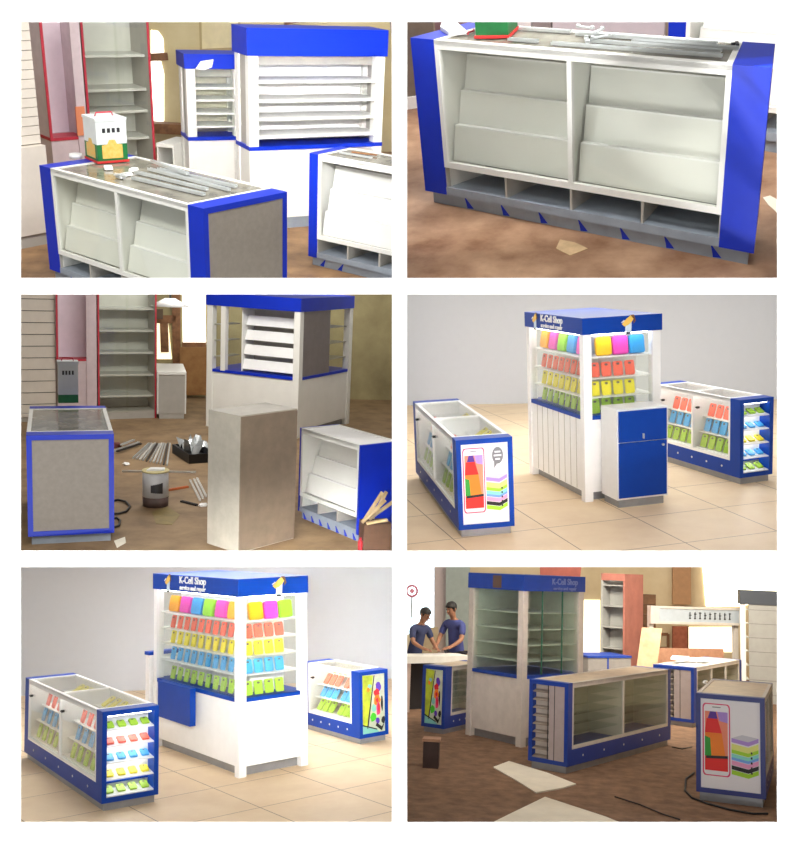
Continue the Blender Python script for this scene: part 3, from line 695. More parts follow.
for i, (u, v, a) in enumerate(((1.14, .2, .6), (1.06, .22, -.7), (1.1, .26, .1), (1.18, .25, 1.4))):
    b = MB(); b.box(-.06, -.012, 0, .06, .012, .008); b.cyl((-.05, 0, .008), (-.05, 0, .016), .012, n=10); b.cyl((.05, 0, .008), (.05, 0, .016), .012, n=10)
    b.single('steel_hinge', alu, on(u, v, h + .004 + .018 * i) @ Matrix.Rotation(a, 4, 'Z'), ['lowest steel hinge of the pile in the middle of the large counter', 'second steel hinge up in the pile on the large counter', 'third steel hinge up in the pile on the large counter', 'topmost steel hinge of the pile on the large counter'][i] + ', ' + W, 'hinge', 'hinges on the top right counter')
b = MB(); b.box(-.03, -.008, 0, .03, .008, .012); b.box(.0, .008, 0, .012, .03, .012); b.single('small_bracket', steel, on(.32, .33) @ Matrix.Rotation(.5, 4, 'Z'), 'small dark bracket by the right blue end of the large counter, ' + W, 'bracket')
Mi = f.M.inverted() @ r.M
q = Mi @ r.floor(497, 34, h)
tin(f, q.x, q.y, h + .002, .2, .2, .32, .3, 'green square tin with red base rim cut by the top edge, ' + W, True, .8, False)
q = Mi @ r.floor(452, 31, h)
b = MB(); b.prism([(-.15, -.05), (.13, -.06), (.16, .02), (.05, .06), (-.12, .05)], lambda x, y: (x, y, 0), lambda x, y: (x, y, .025)); b.single('folded_paper', snow, on(q.y, q.x) @ Matrix.Rotation(.9, 4, 'Z'), 'folded white paper on the left blue end of the large counter, ' + W, 'paper')
b = MB(); b.tube([(-.03, 0, .006), (.0, .02, .006), (.04, .01, .006), (.07, .03, .006)], .006); b.single('red_string', redtrim, on(1.92, .17), 'short red string in front of the green tin, ' + W, 'string')

# counter standing behind on the right
g, w = front(r, (664, 138), (800, 158)); 
g = Fr(r, g.loc.x, g.loc.y, g.yaw)
t = counter(g, 2.4, .5, 1.08, False, 'white counter with a blue corner post standing behind the large counter, ' + W, style='work', end='panel', pw=.13, top='reflect_tint', bays=1, cut=2.2, far_open=True)
clip(t, px=785); clip(t, py=14, keep='below')
# panels along the back
def slab(l, rr, y_top, name, m, label, cat, d=.06, base=None):
    f, w = front(r, l, rr); hh = f.z_at(w / 2, 0, y_top); t = thing(name, f.M, label, cat)
    b = MB(); b.box(0, 0, .1, w, d, hh); b.part('panel', m, t)
    b = MB(); b.box(0, -.02, 0, w, d, .1); b.part('plinth', base or greyl, t)
    return t
slab((400, 110), (440, 104), 15, 'dark_board_panel', mat('brown_panel', (120, 108, 96), .6, noise=.1), 'dark brown board panel with white plinth at the left edge, ' + W, 'panel', base=snow)
slab((441, 98), (474, 95), 15, 'narrow_red_brown_panel', mat('maroon_panel', (132, 100, 104), .6, noise=.1), 'narrow maroon panel left of the green tin, ' + W, 'panel')
slab((476, 92), (533, 92), 15, 'white_partition', mat('white_panel', (232, 226, 230), .5, noise=.04), 'white board panel behind the green tin, ' + W, 'panel')
slab((535, 92), (552, 92), 15, 'narrow_grey_panel', mat('grey_panel', (150, 140, 142), .5, noise=.06), 'narrow grey panel right of the green tin, ' + W, 'panel')
slab((554, 92), (662, 93), 15, 'lilac_board_panel', mat('lilac_panel', (206, 198, 208), .5, noise=.04), 'wide lilac grey panel behind the aluminium rails, ' + W, 'panel')
# scraps on the floor
for i, (P, nm, m) in enumerate((([(763, 198), (768, 205), (778, 214), (784, 218), (784, 204), (770, 196)], 'pale paper patch on the floor right of the large counter', paper),
                                ([(560, 240), (575, 243), (588, 249), (570, 256), (556, 249)], 'pale dust patch on the floor before the large counter', mat('pale_dust', (214, 182, 140), .8, noise=.15)))):
    Q = [r.floor(*p) for p in P]; c = sum(Q, Vector()) / len(Q); b = MB()
    b.prism([(p.x - c.x, p.y - c.y) for p in Q], lambda x, y: (x, y, .001), lambda x, y: (x, y, .004))
    b.single('paper_sheet' if i == 0 else 'dust_patch', m, r.M @ Matrix.Translation((c.x, c.y, 0)), nm + ', ' + W, 'paper' if i == 0 else 'dust')
# ================================================================ ROOM 3 (middle left)
r = R3; W = r.where
floor3 = mat('sandy_concrete', (150, 124, 90), .7, rgb2=(116, 92, 64), nscale=3, bump=.2)
wall3 = mat('stained_wall', (176, 164, 122), .85, rgb2=(140, 128, 92), nscale=1.5)
YB = 18.0
shell(r, YB, floor3, wall3)
bar_fill(r, 4, (1, .96, .9), down=.05, spread=36)
area(r, 'overhead_fill', Vector((-.1, 12.6, 3.1)), Matrix.Rotation(.15, 3, 'X'), 3, .6, 120, (1, .98, .94))  # added fill hidden above the view
area(r, 'wash_fill', Vector((1.2, 15.6, 2.75)), Matrix.Rotation(.7, 3, 'X'), 4, .4, 70, (1, .98, .92))  # lamp added to brighten the stained back wall
b3 = {'counter': [-1.5487, 9.0726, 1.7139, 1.5949, 0.742, 1.0034], 'kiosk': [1.2931, 14.1893, 2.5174, 1.597, 1.5998, 1.9204], 'stand': [1.4246, 9.0412, 2.066, 1.0309, 0.4688, 0.9403]}
slatwall(r, (-30, 424), (57, 421), 286, 419, 'cream slatted wall panel at the left edge, ' + W, n=11)
t, f, w, h = open_cabinet(r, (58, 421), (97, 420), 286, 359, 'tall pale pink cabinet with a red edge, ' + W)
glass_unit(r, (98.5, 420), (156, 418), 286, 'tall grey shelf unit with two red edges, ' + W, (309, 331, 353, 375, 396), .1)
f, w = front(r, (157, 419), (186, 419)); d = 1.1; hh = f.z_at(0, 0, 372)
t = thing('low_cabinet', f.M, 'low white cabinet before the bright doorway, ' + W, 'cabinet')
b = MB(); b.box(0, 0, hh - .04, w, d, hh); b.part('top_board', white, t)
b = MB(); b.box(0, .0, .08, .02, d, hh - .04); b.box(w - .02, 0, .08, w, d, hh - .04); b.part('side_panel', white, t)
b = MB(); b.box(.02, .02, .08, w - .02, .04, hh - .04); b.part('front_panel', greyl, t)
b = MB(); b.box(.03, .03, 0, w - .03, d - .03, .08); b.part('plinth', greyl, t)
# openings and boards on the back wall
wall_quad(r, YB, [(157, 321), (168, 321), (172, 359), (157, 359)], 'window_3', mat('bright_doorway', (255, 240, 200), emit=1.3), kind=1)
wall_quad(r, YB, [(182, 288), (205, 288), (206, 345), (183, 345)], 'window_4', glow, kind=1)
window_bars(r, YB, [(176, 290, 177, 372), (157, 319, 176, 319), (182, 346, 206, 346), (164, 322, 165, 352)], 'trim_4', wood, wd=.14)
wall_quad(r, 17.8, [(147, 309), (163, 309), (163, 319), (147, 319)], 'dark_brown_board', mat('dark_brown_board', (92, 74, 56), .7), 'dark brown board above the bright doorway, ' + W, 'board')
wall_quad(r, 17.8, [(180, 347), (208, 347), (208, 395), (180, 395)], 'plywood_panel', mat('plywood', (160, 116, 66), .6, rgb2=(134, 92, 48), nscale=6), 'brown plywood panel under the large bright window, ' + W, 'panel')
p = r.at_y(170, 306, 16)
t = thing('hanging_lamp', r.M @ Matrix.Translation(p), 'white hanging lamp shade before the bright window, ' + W, 'lamp')
b = MB(); b.cyl((0, 0, 0), (0, 0, .12), .3, .08, n=24); b.part('lamp_shade', snow, t)
b = MB(); b.cyl((0, 0, .12), (0, 0, .6), .012, n=8); b.part('lamp_rod', steel, t)
# kiosk
f, A, B, h = fbox(r, b3['kiosk'])
h = f.z_at(0, 0, 298.5); LG = f.z_at(0, 0, 379) / h; Hd = f.z_at(0, 0, 312)
t = tower(f, A, B, h, 'white kiosk with blue header and slanting white shelf boards, ' + W, ledge=LG, head=Hd / h, levels=(), core=False, lit=False, bcol=blue, wcol=white, text=False, opening=('l', 'r'), post=.1)
y1 = f.solve((0, 0, h * .7), (0, 1, 0), px=239); y2 = f.solve((0, 0, h * .7), (0, 1, 0), px=223)
b = MB(); b.box(0, y2 - .04, LG * h, .08, y2 + .04, Hd); b.part('post', white, t)
L = LG * h
for k in range(4):
    z = L + .05 + (Hd - L - .1) * k / 4; dz = (Hd - L - .1) / 4
    b = MB(); b.hexa([(.1 + .03 * k, .1, z), (.12 + .03 * k, .1, z), (.12 + .03 * k, y1, z), (.1 + .03 * k, y1, z), (.16 + .03 * k, .1, z + dz * .66), (.18 + .03 * k, .1, z + dz * .66), (.18 + .03 * k, y1, z + dz * .66), (.16 + .03 * k, y1, z + dz * .66)])
    b.part('slanting_board', snow, t)
b = MB(); b.box(.4, .1, L, .42, y1, Hd); b.part('back_panel', greyl, t)
b = MB(); b.box(.1, y1, L, .4, y1 + .02, Hd); b.part('side_panel', white, t)
x1 = f.solve((0, 0, h * .7), (1, 0, 0), px=331)
b = MB(); b.box(.1, .02, L, x1, .05, Hd); b.part('dark_side_board', mat('mauve_grey_board', (132, 124, 122), .5, noise=.06), t, 'mauve grey side board')
for k in range(1, 4):
    z = L + (Hd - L) * (k - .2) / 4
    b = MB(); b.box(x1, .05, z, A - .1, .5, z + .012); b.part('glass_shelf', mat('shelf_dark', (150, 146, 130), .3), t)
    b = MB(); b.box(.05, y2 + .04, z, .5, B - .1, z + .012); b.part('glass_shelf', mat('shelf_dark', (0, 0, 0)), t)
# grey end of a counter, framed in blue
f, A, B, h = fbox(r, b3['counter'])
t = counter(f, B, A, h, True, 'counter end with a tall grey panel framed in blue, ' + W, style='work', end='panel', pw=.17, top='reflect_tint')
Mi = f.M.inverted() @ r.M; q = Mi @ r.floor(68, 402, h)
tin(f, q.x, q.y, h + .002, .2, .16, .44, .05, 'white square tin on the blue framed counter, ' + W, False, .2, False)
# tall white case in the foreground
n0 = r.floor(238, 553.5); a0 = r.floor(205.5, 552.0)
yaw = math.radians(40)
f = Fr(r, n0.x, n0.y, yaw); A = f.solve((0, 0, 0), (1, 0, 0), px=293.5); B = f.solve((0, 0, 0), (0, 1, 0), px=207); h = f.z_at(0, 0, 416)
k = 0
t = thing('tall_cabinet', f.M, 'tall plain cabinet with pale left side and brown grey front, ' + W, 'cabinet')
b = MB(); b.hexa([(0, 0, 0), (A, 0, 0), (A, B, 0), (0, B, 0), (0, 0, h), (A + k * A, 0, h), (A + k * A, B, h), (0, B, h)]); b.part('cabinet_body', mat('pale_cabinet', (176, 170, 156), .45, noise=.08), t)
b = MB(); b.hexa([(0.004, -.012, 0.01), (A - .004, -.012, 0.01), (A - .004, 0, .01), (.004, 0, .01), (.004, -.012, h - .01), (A + k * A - .004, -.012, h - .01), (A + k * A - .004, 0, h - .01), (.004, 0, h - .01)]); b.part('front_board', mat('brown_grey_front', (128, 112, 94), .5, noise=.1), t)
# display stand with stepped shelves
f, A, B, h = fbox(r, b3['stand'])
t = counter(f, B, A, h, True, 'white stepped display stand with a blue end, ' + W, style='work', end='solid', pw=.03, bays=1, top='white', far_open=True, cubbies=3)
clip(t, py=556, keep='above')
# paint bucket
p = r.floor(155.5, 505); f = Fr(r, p.x, p.y, .2); R_ = (f.solve((0, 0, .3), (1, 0, 0), px=168.5)); hb = f.z_at(0, 0, 471)
t = thing('paint_bucket', f.M, 'white paint bucket with a dark label on the floor, ' + W, 'bucket')
b = MB(); b.cyl((0, 0, 0), (0, 0, hb * .28), R_ * .98, R_, n=36); b.part('dark_base', mat('bucket_dark', (92, 72, 66), .6, rgb2=(62, 48, 44), nscale=10), t, 'dark lower band')  # lower band coloured darker than the body
b = MB(); b.cyl((0, 0, hb * .28), (0, 0, hb), R_, n=36); b.part('bucket_body', mat('bucket_white', (204, 204, 206), .4, noise=.08), t)
b = MB(); b.cyl((0, 0, hb), (0, 0, hb + .012), R_ * 1.05, n=36); b.part('rim', mat('bucket_cream', (212, 200, 140), .5, noise=.1), t, 'cream rim')
b = MB()
for k in range(6):
    a0, a1 = math.radians(-120 + k * 9), math.radians(-120 + k * 9 + 9.2)
    zl, zh = hb * (.44 - .006 * k), hb * (.66 + .012 * k)
    b.face([(R_ * 1.012 * math.cos(a), R_ * 1.012 * math.sin(a), z) for a, z in ((a0, zl), (a1, zl), (a1, zh), (a0, zh))])
b.part('label', steel, t, 'dark printed patch')
b = MB(); b.prism([(-.1, -.05), (.08, -.06), (.1, .03), (-.04, .06)], lambda x, y: (x, y, hb + .012), lambda x, y: (x, y, hb + .03)); b.part('paint_skin', snow, t)
# dark tray with crumpled wrapping
f, w = front(r, (189, 464), (218, 462)); 
t = thing('metal_tray', f.M, 'dark tray of crumpled silver wrapping on the floor, ' + W, 'tray')
b = MB(); b.box(0, 0, 0, w, .7, .02); b.box(0, 0, .02, w, .03, .12); b.box(0, .67, .02, w, .7, .12); b.box(0, .03, .02, .03, .67, .12); b.box(w - .03, .03, .02, w, .67, .12); b.part('tray_body', black, t)
rr = random.Random(5); b = MB()
gx = [[(w * .1 + w * .8 * i / 6 + rr.uniform(-.02, .02), .1 + .5 * j / 6 + rr.uniform(-.03, .03), .06 + rr.uniform(0, .22)) for j in range(7)] for i in range(7)]
for i in range(6):
    for j in range(6): b.face([gx[i][j], gx[i + 1][j], gx[i + 1][j + 1], gx[i][j + 1]])
o = b.part('crumpled_wrapping', mat('silver_film', (200, 204, 204), .25, metal=.4, noise=.2), t, 'crumpled silver wrapping')
# loose strips
sm = [alu, mat('white_strip', (214, 212, 206), .5), steel, mat('orange_strip', (206, 110, 60), .5), mat('tan_strip', (170, 140, 100), .6)]
def strip(p0, p1, wd, m, nm, cat, label, group=None, z=.0, hh=.02):
    a, c = r.floor(*p0), r.floor(*p1); d = c - a; L = d.length
    b = MB(); b.box(0, -wd / 2, 0, L, wd / 2, .006); b.box(0, -wd / 2, .006, L, -wd / 2 + .006, hh); b.box(0, wd / 2 - .006, .006, L, wd / 2, hh)
    return b.single(nm, m, r.M @ Matrix.Translation((a.x, a.y, z)) @ Matrix.Rotation(math.atan2(d.y, d.x), 4, 'Z'), label, cat, group)
for i in range(11):
    a, c, m = (133 + 3.4 * i, 459 + .7 * i), (149 + 2.1 * i, 444 + .2 * (i % 3)), (0, 0, 1, 0, 2, 0, 1, 0, 0, 2, 0, 1)[i]
    strip(a, c, .018, sm[m], 'metal_strip', 'metal strip', f'metal strip, {ORD[i]} from left in the fanned pile left of the tray, {W}', 'fanned metal strips by the tray', z=.002)
for i, (a, c) in enumerate((((113, 452), (139, 443)), ((117, 454), (141, 446)), ((121, 449), (134, 444)))):
    strip(a, c, .03, sm[(0, 2, 0)[i]], 'metal_strip', 'metal strip', f"{['uppermost', 'lowest', 'shortest'][i]} metal strip beside the blue framed counter, {W}", 'metal strips beside the counter', z=.002 + .022 * i)
strip((122, 472), (196, 473), .03, sm[1], 'white_rail', 'rail', 'long white rail lying behind the paint bucket, ' + W)
strip((168, 491), (188, 487.5), .03, sm[3], 'orange_strip', 'strip', 'orange strip on the floor right of the bucket, ' + W)
strip((181, 502), (197, 506), .03, sm[2], 'dark_strip', 'strip', 'dark strip on the floor left of the tall cabinet, ' + W)
for i, (a, c) in enumerate((((190, 481), (200, 501)), ((194, 480), (203, 499)), ((197, 479), (206, 497)))):
    strip(a, c, .02, sm[1], 'thin_white_strip', 'strip', f"{['left', 'middle', 'right'][i]} of three thin white strips left of the tall cabinet, {W}", 'thin white strips by the tall cabinet')
def crumple(px, py, s, m, nm, label, cat, hgt=.5):
    p = r.floor(px, py); q = random.Random(int(px * 7 + py)); b = MB()
    bmesh.ops.create_icosphere(b.bm, subdivisions=2, radius=s)
    for v in b.bm.verts: v.co *= q.uniform(.7, 1.1); v.co.z = max(v.co.z, -s * .4) * hgt + s * .4 * hgt
    return b.single(nm, m, r.M @ Matrix.Translation((p.x, p.y, .002)), label, cat)
crumple(203, 506, .05, snow, 'crumpled_paper', 'crumpled white paper beside the tall cabinet, ' + W, 'paper')
crumple(126, 465, .05, snow, 'crumpled_paper', 'small crumpled white paper left of the strip pile, ' + W, 'paper')
crumple(114, 447, .1, mat('maroon_cloth', (110, 60, 56), .8, noise=.2), 'maroon_rag', 'maroon rag beside the blue framed counter, ' + W, 'rag')
# cables beside the counter
for i, P in enumerate(([(111, 503), (118, 501), (126, 503), (130, 508), (126, 513), (118, 515), (111, 516)], [(111, 521), (117, 519), (120, 522), (119, 527), (113, 529), (110, 528)])):
    b = MB(); Q = [r.floor(*p) for p in P]; b.tube([(p.x, p.y, .015) for p in Q], .012); b.single('black_cable', black, r.M, ['larger black cable loop beside the blue framed counter, ', 'smaller black cable loop beside the blue framed counter, '][i] + W, 'cable')
for i, (P, nm, m, lb) in enumerate((([(114, 541), (125, 537), (126, 543), (117, 548)], 'paper_sheet', paper, 'pale paper sheet on the floor at the bottom edge, '), ([(152, 512), (168, 507), (180, 515), (172, 525), (156, 524)], 'paint_stain', mat('paint_stain', (140, 120, 66), .6, noise=.15), 'yellowish paint stain on the floor below the bucket, '))):
    Q = [r.floor(*p) for p in P]; c = sum(Q, Vector()) / len(Q); b = MB()
    b.prism([(p.x - c.x, p.y - c.y) for p in Q], lambda x, y: (x, y, .0005), lambda x, y: (x, y, .003))
    b.single(nm, m, r.M @ Matrix.Translation((c.x, c.y, 0)), lb + W, 'paper' if i == 0 else 'stain')
# carton and timber offcuts in the right corner
f, w = front(r, (364, 553), (391, 552)); hh = f.z_at(0, 0, 526)
t = thing('brown_carton', f.M @ Matrix.Translation((0, .02, 0)), 'dark brown carton in the lower right corner, ' + W, 'carton')
b = MB(); b.box(0, 0, 0, w, .22, hh); b.part('carton_body', mat('brown_carton', (96, 66, 44), .7, noise=.15), t)
b = MB(); b.box(.0, .0, hh, w, .1, hh + .006); b.part('flap', mat('brown_carton', (0, 0, 0)), t)
b = MB(); b.cyl((0, 0, 0), (.0, 0, .1), .022, n=12); b.cyl((0, 0, .1), (0, 0, .13), .012, n=12); b.single('red_bottle', mat('red_plastic', (190, 30, 44), .4), f.M @ Matrix.Translation((-.025, .06, 0)), 'small red bottle at the foot of the blue stand end, ' + W, 'bottle')
for i, (dx, dy, L, a, bb, z) in enumerate(((.02, .02, .2, .08, -.12, .0), (-.01, .065, .3, .08, -.75, .0), (.02, .115, .32, .08, -1.0, .0), (.08, .165, .3, .08, -.6, .0), (.13, .215, .28, .08, -1.1, .0))):
    b = MB(); b.box(0, -.02, 0, L, .02, .02)
    b.single('timber_offcut', mat('pale_timber', (206, 182, 138), .7, rgb2=(176, 148, 104), nscale=9), f.M @ Matrix.Translation((dx, dy, hh + .008 + z)) @ Matrix.Rotation(a, 4, 'Z') @ Matrix.Rotation(bb, 4, 'Y'), f"pale timber offcut, {ORD[i]} from front in the heap on the brown carton, {W}", 'offcut', 'timber offcuts on the carton')
# ================================================================ ROOM 5 (bottom left) and ROOM 4 (middle right): finished kiosk
def tiles(room, name, P):
    """square tiles whose joints pass through the seen corners P0 (origin), P1, P2 on the floor"""
    o, a, c = [room.floor(*p) for p in P]
    return o, math.atan2((a - o).y, (a - o).x), (a - o).length, (c - o).length
r = R5; W = r.where
ang = math.radians(117.3 - 90); ts = .92
o5 = r.floor(260, 807.5)
backdrop = mat('studio_backdrop', (206, 210, 216), .9, noise=.01)
shell(r, 17.0, tilemat('beige_tiles', (ts, ts), ang, (o5.x, o5.y), (238, 214, 178), (226, 198, 160), (150, 122, 92)), backdrop)
bar_fill(r, 50, down=.27, spread=38)
area(r, 'overhead_fill', Vector((.4, 12.2, 3.0)), Matrix.Rotation(-.2, 3, 'X'), 3, .6, 70)  # added fill above the kiosk, out of view
area(r, 'wash_fill', Vector((.3, 13.6, 2.85)), Matrix.Rotation(0, 3, 'X'), 5, .5, 190)  # added to brighten the backdrop, most towards its foot
def case_rows(fr, swap, us, v, z, lean, col, where, meshes, grp, name='phone_case', cat='phone case', noun='phone case', tail=None):
    n = len(us)
    labels = []
    for i in range(n):
        pos = 'leftmost' if i == 0 else ('rightmost' if i == n - 1 else ORD[i])
        c = col[i % len(col)] if isinstance(col, list) else col
        labels.append(f"{c} {noun}, {pos}{' from left' if 0 < i < n - 1 else ''} {where}")
    put_row(fr, swap, us, v, z, lean, meshes, name, cat, labels, grp)
def stock_bay(fr, swap, a, b, U, V, h, nm, n=4, zs=None, cols=('green', 'blue', 'orange'), flip=True):
    """leaning cases on the three shelves of one glazed bay (u from a to b)"""
    zi0 = .26 * h + .035; zi1 = h - .055
    for (zz, v0), c in zip(((.0, .05), (.3, .1), (.58, .15)), cols):
        us = spread(a, b, n); us = us[::-1] if flip else us
        case_rows(fr, swap, us, v0, zi0 + (zi1 - zi0) * zz + .0115, .28 if h > .87 else .62, c, f'in {nm}', [CASE[c]], f'{c} cases in {nm}')
b5 = {'left': [-0.9516, 9.959, 1.9851, 2.7521, 0.5517, 0.9106], 'kiosk': [0.3387, 10.8889, 2.0481, 2.1036, 0.858, 2.0591], 'right': [1.8049, 12.1204, 2.0327, 1.2996, 0.4259, 0.8478]}
def end_stock(fr, swap, U, V, h, nm, n=4, order=('green', 'yellow', 'blue', 'orange', 'green')):
    zb = .08 * h + .045; zt = h - .045
    for k, c in enumerate(order):
        z = zb + (zt - zb) * k / 5
        us = [.045 + (V - .09) * (i + .5) / n for i in range(n)]
        if not swap: us = us[::-1]
        M0 = [fr.M @ Matrix.Translation((u, .06, z + .021) if swap else (.06, u, z + .021)) @ Matrix.Translation((0, 0, .012)) @ Matrix.Rotation(0 if swap else -math.pi / 2, 4, 'Z') @ Matrix.Rotation(-1.15, 4, 'X') for u in us]
        row = ['bottom', 'second lowest', 'middle', 'second highest', 'top'][k]
        for i, M in enumerate(M0):
            o = bpy.data.objects.new('phone_case', CARD[c]); COL.objects.link(o); o.matrix_world = M
            tag(o, f"{c} phone case, {['leftmost', 'second from left', 'third from left', 'rightmost'][i] if n == 4 else ['left', 'middle', 'right'][i]} {row} end shelf, {nm}", 'phone case', f'{c} cases on the {row} end shelf of {nm}')
def top_stock(fr, swap, a, b, V, h, nm, n, where):
    us = spread(a, b, n); us = us[::-1] if swap else us
    case_rows(fr, swap, us, V * .7, h * .825, 1.0, 'yellow', f'{where}, {nm}', [CASE['yellow'] if V > .5 else CARD['yellow']], f'yellow cases in {nm}')
def top_shelf(t, swap, pw, U, V, h):
    b = MB(swap); b.box(pw + .02, V * .65, h * .812, U - pw, V - .022, h * .824); b.part('upper_shelf', snow, t)

f, A, B, h = fbox(r, b5['left'])
NM = 'left counter, ' + W
t = counter(f, B, A, h, True, 'blue and white glass counter with an end of five stocked shelves, ' + W, end='shelves', bcol=navy, wcol=snow, pw=.17, lit=True)
U, V = B, A; E = U - .17 * .9; mid = .17 + (E - .17) / 2
stock_bay(f, True, .36, mid - .16, U, V, h, 'near bay, left counter, ' + W)
stock_bay(f, True, mid + .25, E - .1, U, V, h, 'far bay, left counter, ' + W)
top_shelf(t, True, .17, U, V, h)
top_stock(f, True, .5, mid - .1, V, h, NM, 4, 'upper near row'); top_stock(f, True, mid + .3, E - .3, V, h, NM, 4, 'upper far row')
end_stock(f, True, U, V, h, 'left counter, ' + W)
f, A, B, h = fbox(r, b5['right'])
t = counter(f, B, A, h, True, 'small blue and white counter with an art print end, ' + W, end='art', bcol=navy, wcol=snow, pw=.17, bays=1, lit=True)
U, V = B, A
for (a, b2, s) in ((.22, .58, 'near'), (.66, 1.05, 'far')):
    stock_bay(f, True, a, b2, U, V, h, f'{s} half, right counter, ' + W, n=3)
top_shelf(t, True, .17, U, V, h)
top_stock(f, True, .25, .6, V, h, 'right counter, ' + W, 3, 'upper near row'); top_stock(f, True, .68, 1.05, V, h, 'right counter, ' + W, 3, 'upper far row')

SLM = lambda cols, w, hh: [sleeve_mesh(w, hh, SL[c]) for c in cols]
def stock_tower(f, A, B, h, lv, W, nl, nr, lcols, rcols, ledge, wl, rows=('orange', 'yellow', 'blue', 'green')):
    p = .09
    us = spread(p + .09, B * .92, len(lcols))[::-1]
    labs = [f"{c} tablet sleeve, {ORD[i]} from left, long top kiosk shelf, {W}" for i, c in enumerate(lcols)]
    put_row(f, True, us, .1, lv[0] * h + .001, .18, SLM(lcols, wl, .19), 'tablet_sleeve', 'tablet sleeve', labs, 'sleeves on the long top shelf, ' + W)
    us = spread(p + .1, A * .87, len(rcols))
    labs = [f"{c} tablet sleeve, {ORD[i]} from left, short top kiosk shelf, {W}" for i, c in enumerate(rcols)]
    put_row(f, False, us, .1, lv[0] * h + .001, .18, SLM(rcols, .168, .19), 'tablet_sleeve', 'tablet sleeve', labs, 'sleeves on the short top shelf, ' + W)
    for k, c in enumerate(rows):
        z = (lv[k + 1] * h if k + 1 < len(lv) else ledge * h + .013) + .001
        us = spread(p + .02, B * .9, nl)[::-1]
        case_rows(f, True, us, .1, z, .2, c, f'in the long kiosk row, {W}', [CASE[c]], f'{c} cases in the long kiosk row, {W}')
        us = spread(p + .02, A * .74, nr)
        case_rows(f, False, us, .1, z, .2, c, f'in the short kiosk row, {W}', [CASE[c]], f'{c} cases in the short kiosk row, {W}')
f, A, B, h = fbox(r, b5['kiosk'])
zz = lambda y: f.z_at(0, 0, y) / h
lv = tuple(zz(y) for y in (623, 641, 658.5, 677)); LG = zz(700.5)
t = tower(f, A, B, h, 'tall white phone case kiosk with blue header and hanging blue panel, ' + W, ledge=LG, head=zz(597), levels=lv)
LT = ['amber', 'magenta', 'sky blue', 'lime', 'magenta', 'amber']; RT = ['amber', 'magenta', 'lime']
stock_tower(f, A, B, h, lv, W, 10, 4, LT, RT, LG, .25)
# hanging blue panel on the long side
ya, yb = f.solve((-.1, 0, LG * h), (0, 1, 0), px=190), f.solve((-.1, 0, LG * h), (0, 1, 0), px=158)
z0 = f.z_at(-.12, ya, 727)
b = MB(); b.box(-.1, ya, z0, -.03, yb, LG * h + .02); b.part('hanging_panel', navy, t, 'blue hanging panel')
b = MB(); b.box(-.03, ya + .1, z0 + .05, .02, yb - .1, LG * h - .05); b.part('panel_bracket', plinthm, t)
# slim side cabinet standing behind the kiosk
y2 = B + .02; xq = f.solve((0, y2, .9), (1, 0, 0), px=150)
g = Fr(r, *(r.M.inverted() @ (f.M @ Vector((xq, y2 + .02, 0))))[:2], f.yaw)
hh = g.z_at(0, 0, 652)
t = thing('side_cabinet', g.M, 'slim white cabinet with blue top behind the kiosk, ' + W, 'cabinet')
b = MB(); b.box(.03, .01, 0, .37, .1, .06); b.part('plinth', plinthm, t)
b = MB(); b.box(0, 0, .06, .4, .11, hh - .04); b.part('cabinet_body', snow, t)
b = MB(); b.box(-.01, -.01, hh - .04, .41, .12, hh); b.part('cabinet_top', navy, t, 'blue cabinet top')
r = R4; W = r.where
o4 = r.floor(720, 507.5)
shell(r, 17.0, tilemat('beige_tiles_two', (ts, ts), math.radians(115.2 - 90), (o4.x, o4.y), (238, 214, 178), (226, 198, 160), (150, 122, 92)), backdrop)
area(r, 'overhead_fill', Vector((.1, 7.8, 2.95)), Matrix.Rotation(.8, 3, 'X'), 2.6, .3, 50)  # added lamp lighting the kiosk faces from above
bar_fill(r, 11, down=.1, spread=36)
area(r, 'overhead_fill', Vector((.2, 12.4, 3.0)), Matrix.Rotation(-.2, 3, 'X'), 3, .6, 60)  # second overhead fill, also added out of view
area(r, 'wash_fill', Vector((.3, 13.6, 2.85)), Matrix.Rotation(0, 3, 'X'), 5, .5, 130)  # unseen wash added for the backdrop
b4 = {'kiosk': [-0.0769, 10.1663, 2.0105, 1.5305, 0.8585, 1.8886], 'cab': [0.2392, 9.9063, 2.0946, 0.3835, 0.5534, 1.0092], 'left': [-1.2139, 8.8292, 1.8925, 2.6075, 0.5261, 0.9143], 'right': [1.5458, 10.9348, 2.0849, 1.702, 0.4234, 0.92]}
f, A, B, h = fbox(r, b4['kiosk'])
zz = lambda y: f.z_at(0, 0, y) / h
lv = (zz(359), zz(380), zz(399)); LG = zz(418)
t = tower(f, A, B, h, 'tall white kiosk with grooved body and blue side cabinet in front, ' + W, ledge=LG, head=zz(335), levels=lv, body='grooved')
stock_tower(f, A, B, h, lv, W, 8, 4, ['amber', 'magenta', 'lime', 'sky blue', 'magenta'], ['gold', 'magenta', 'sky blue'], LG, .2, rows=('orange', 'yellow', 'green'))
g, A2, B2, h2 = fbox(r, b4['cab'])
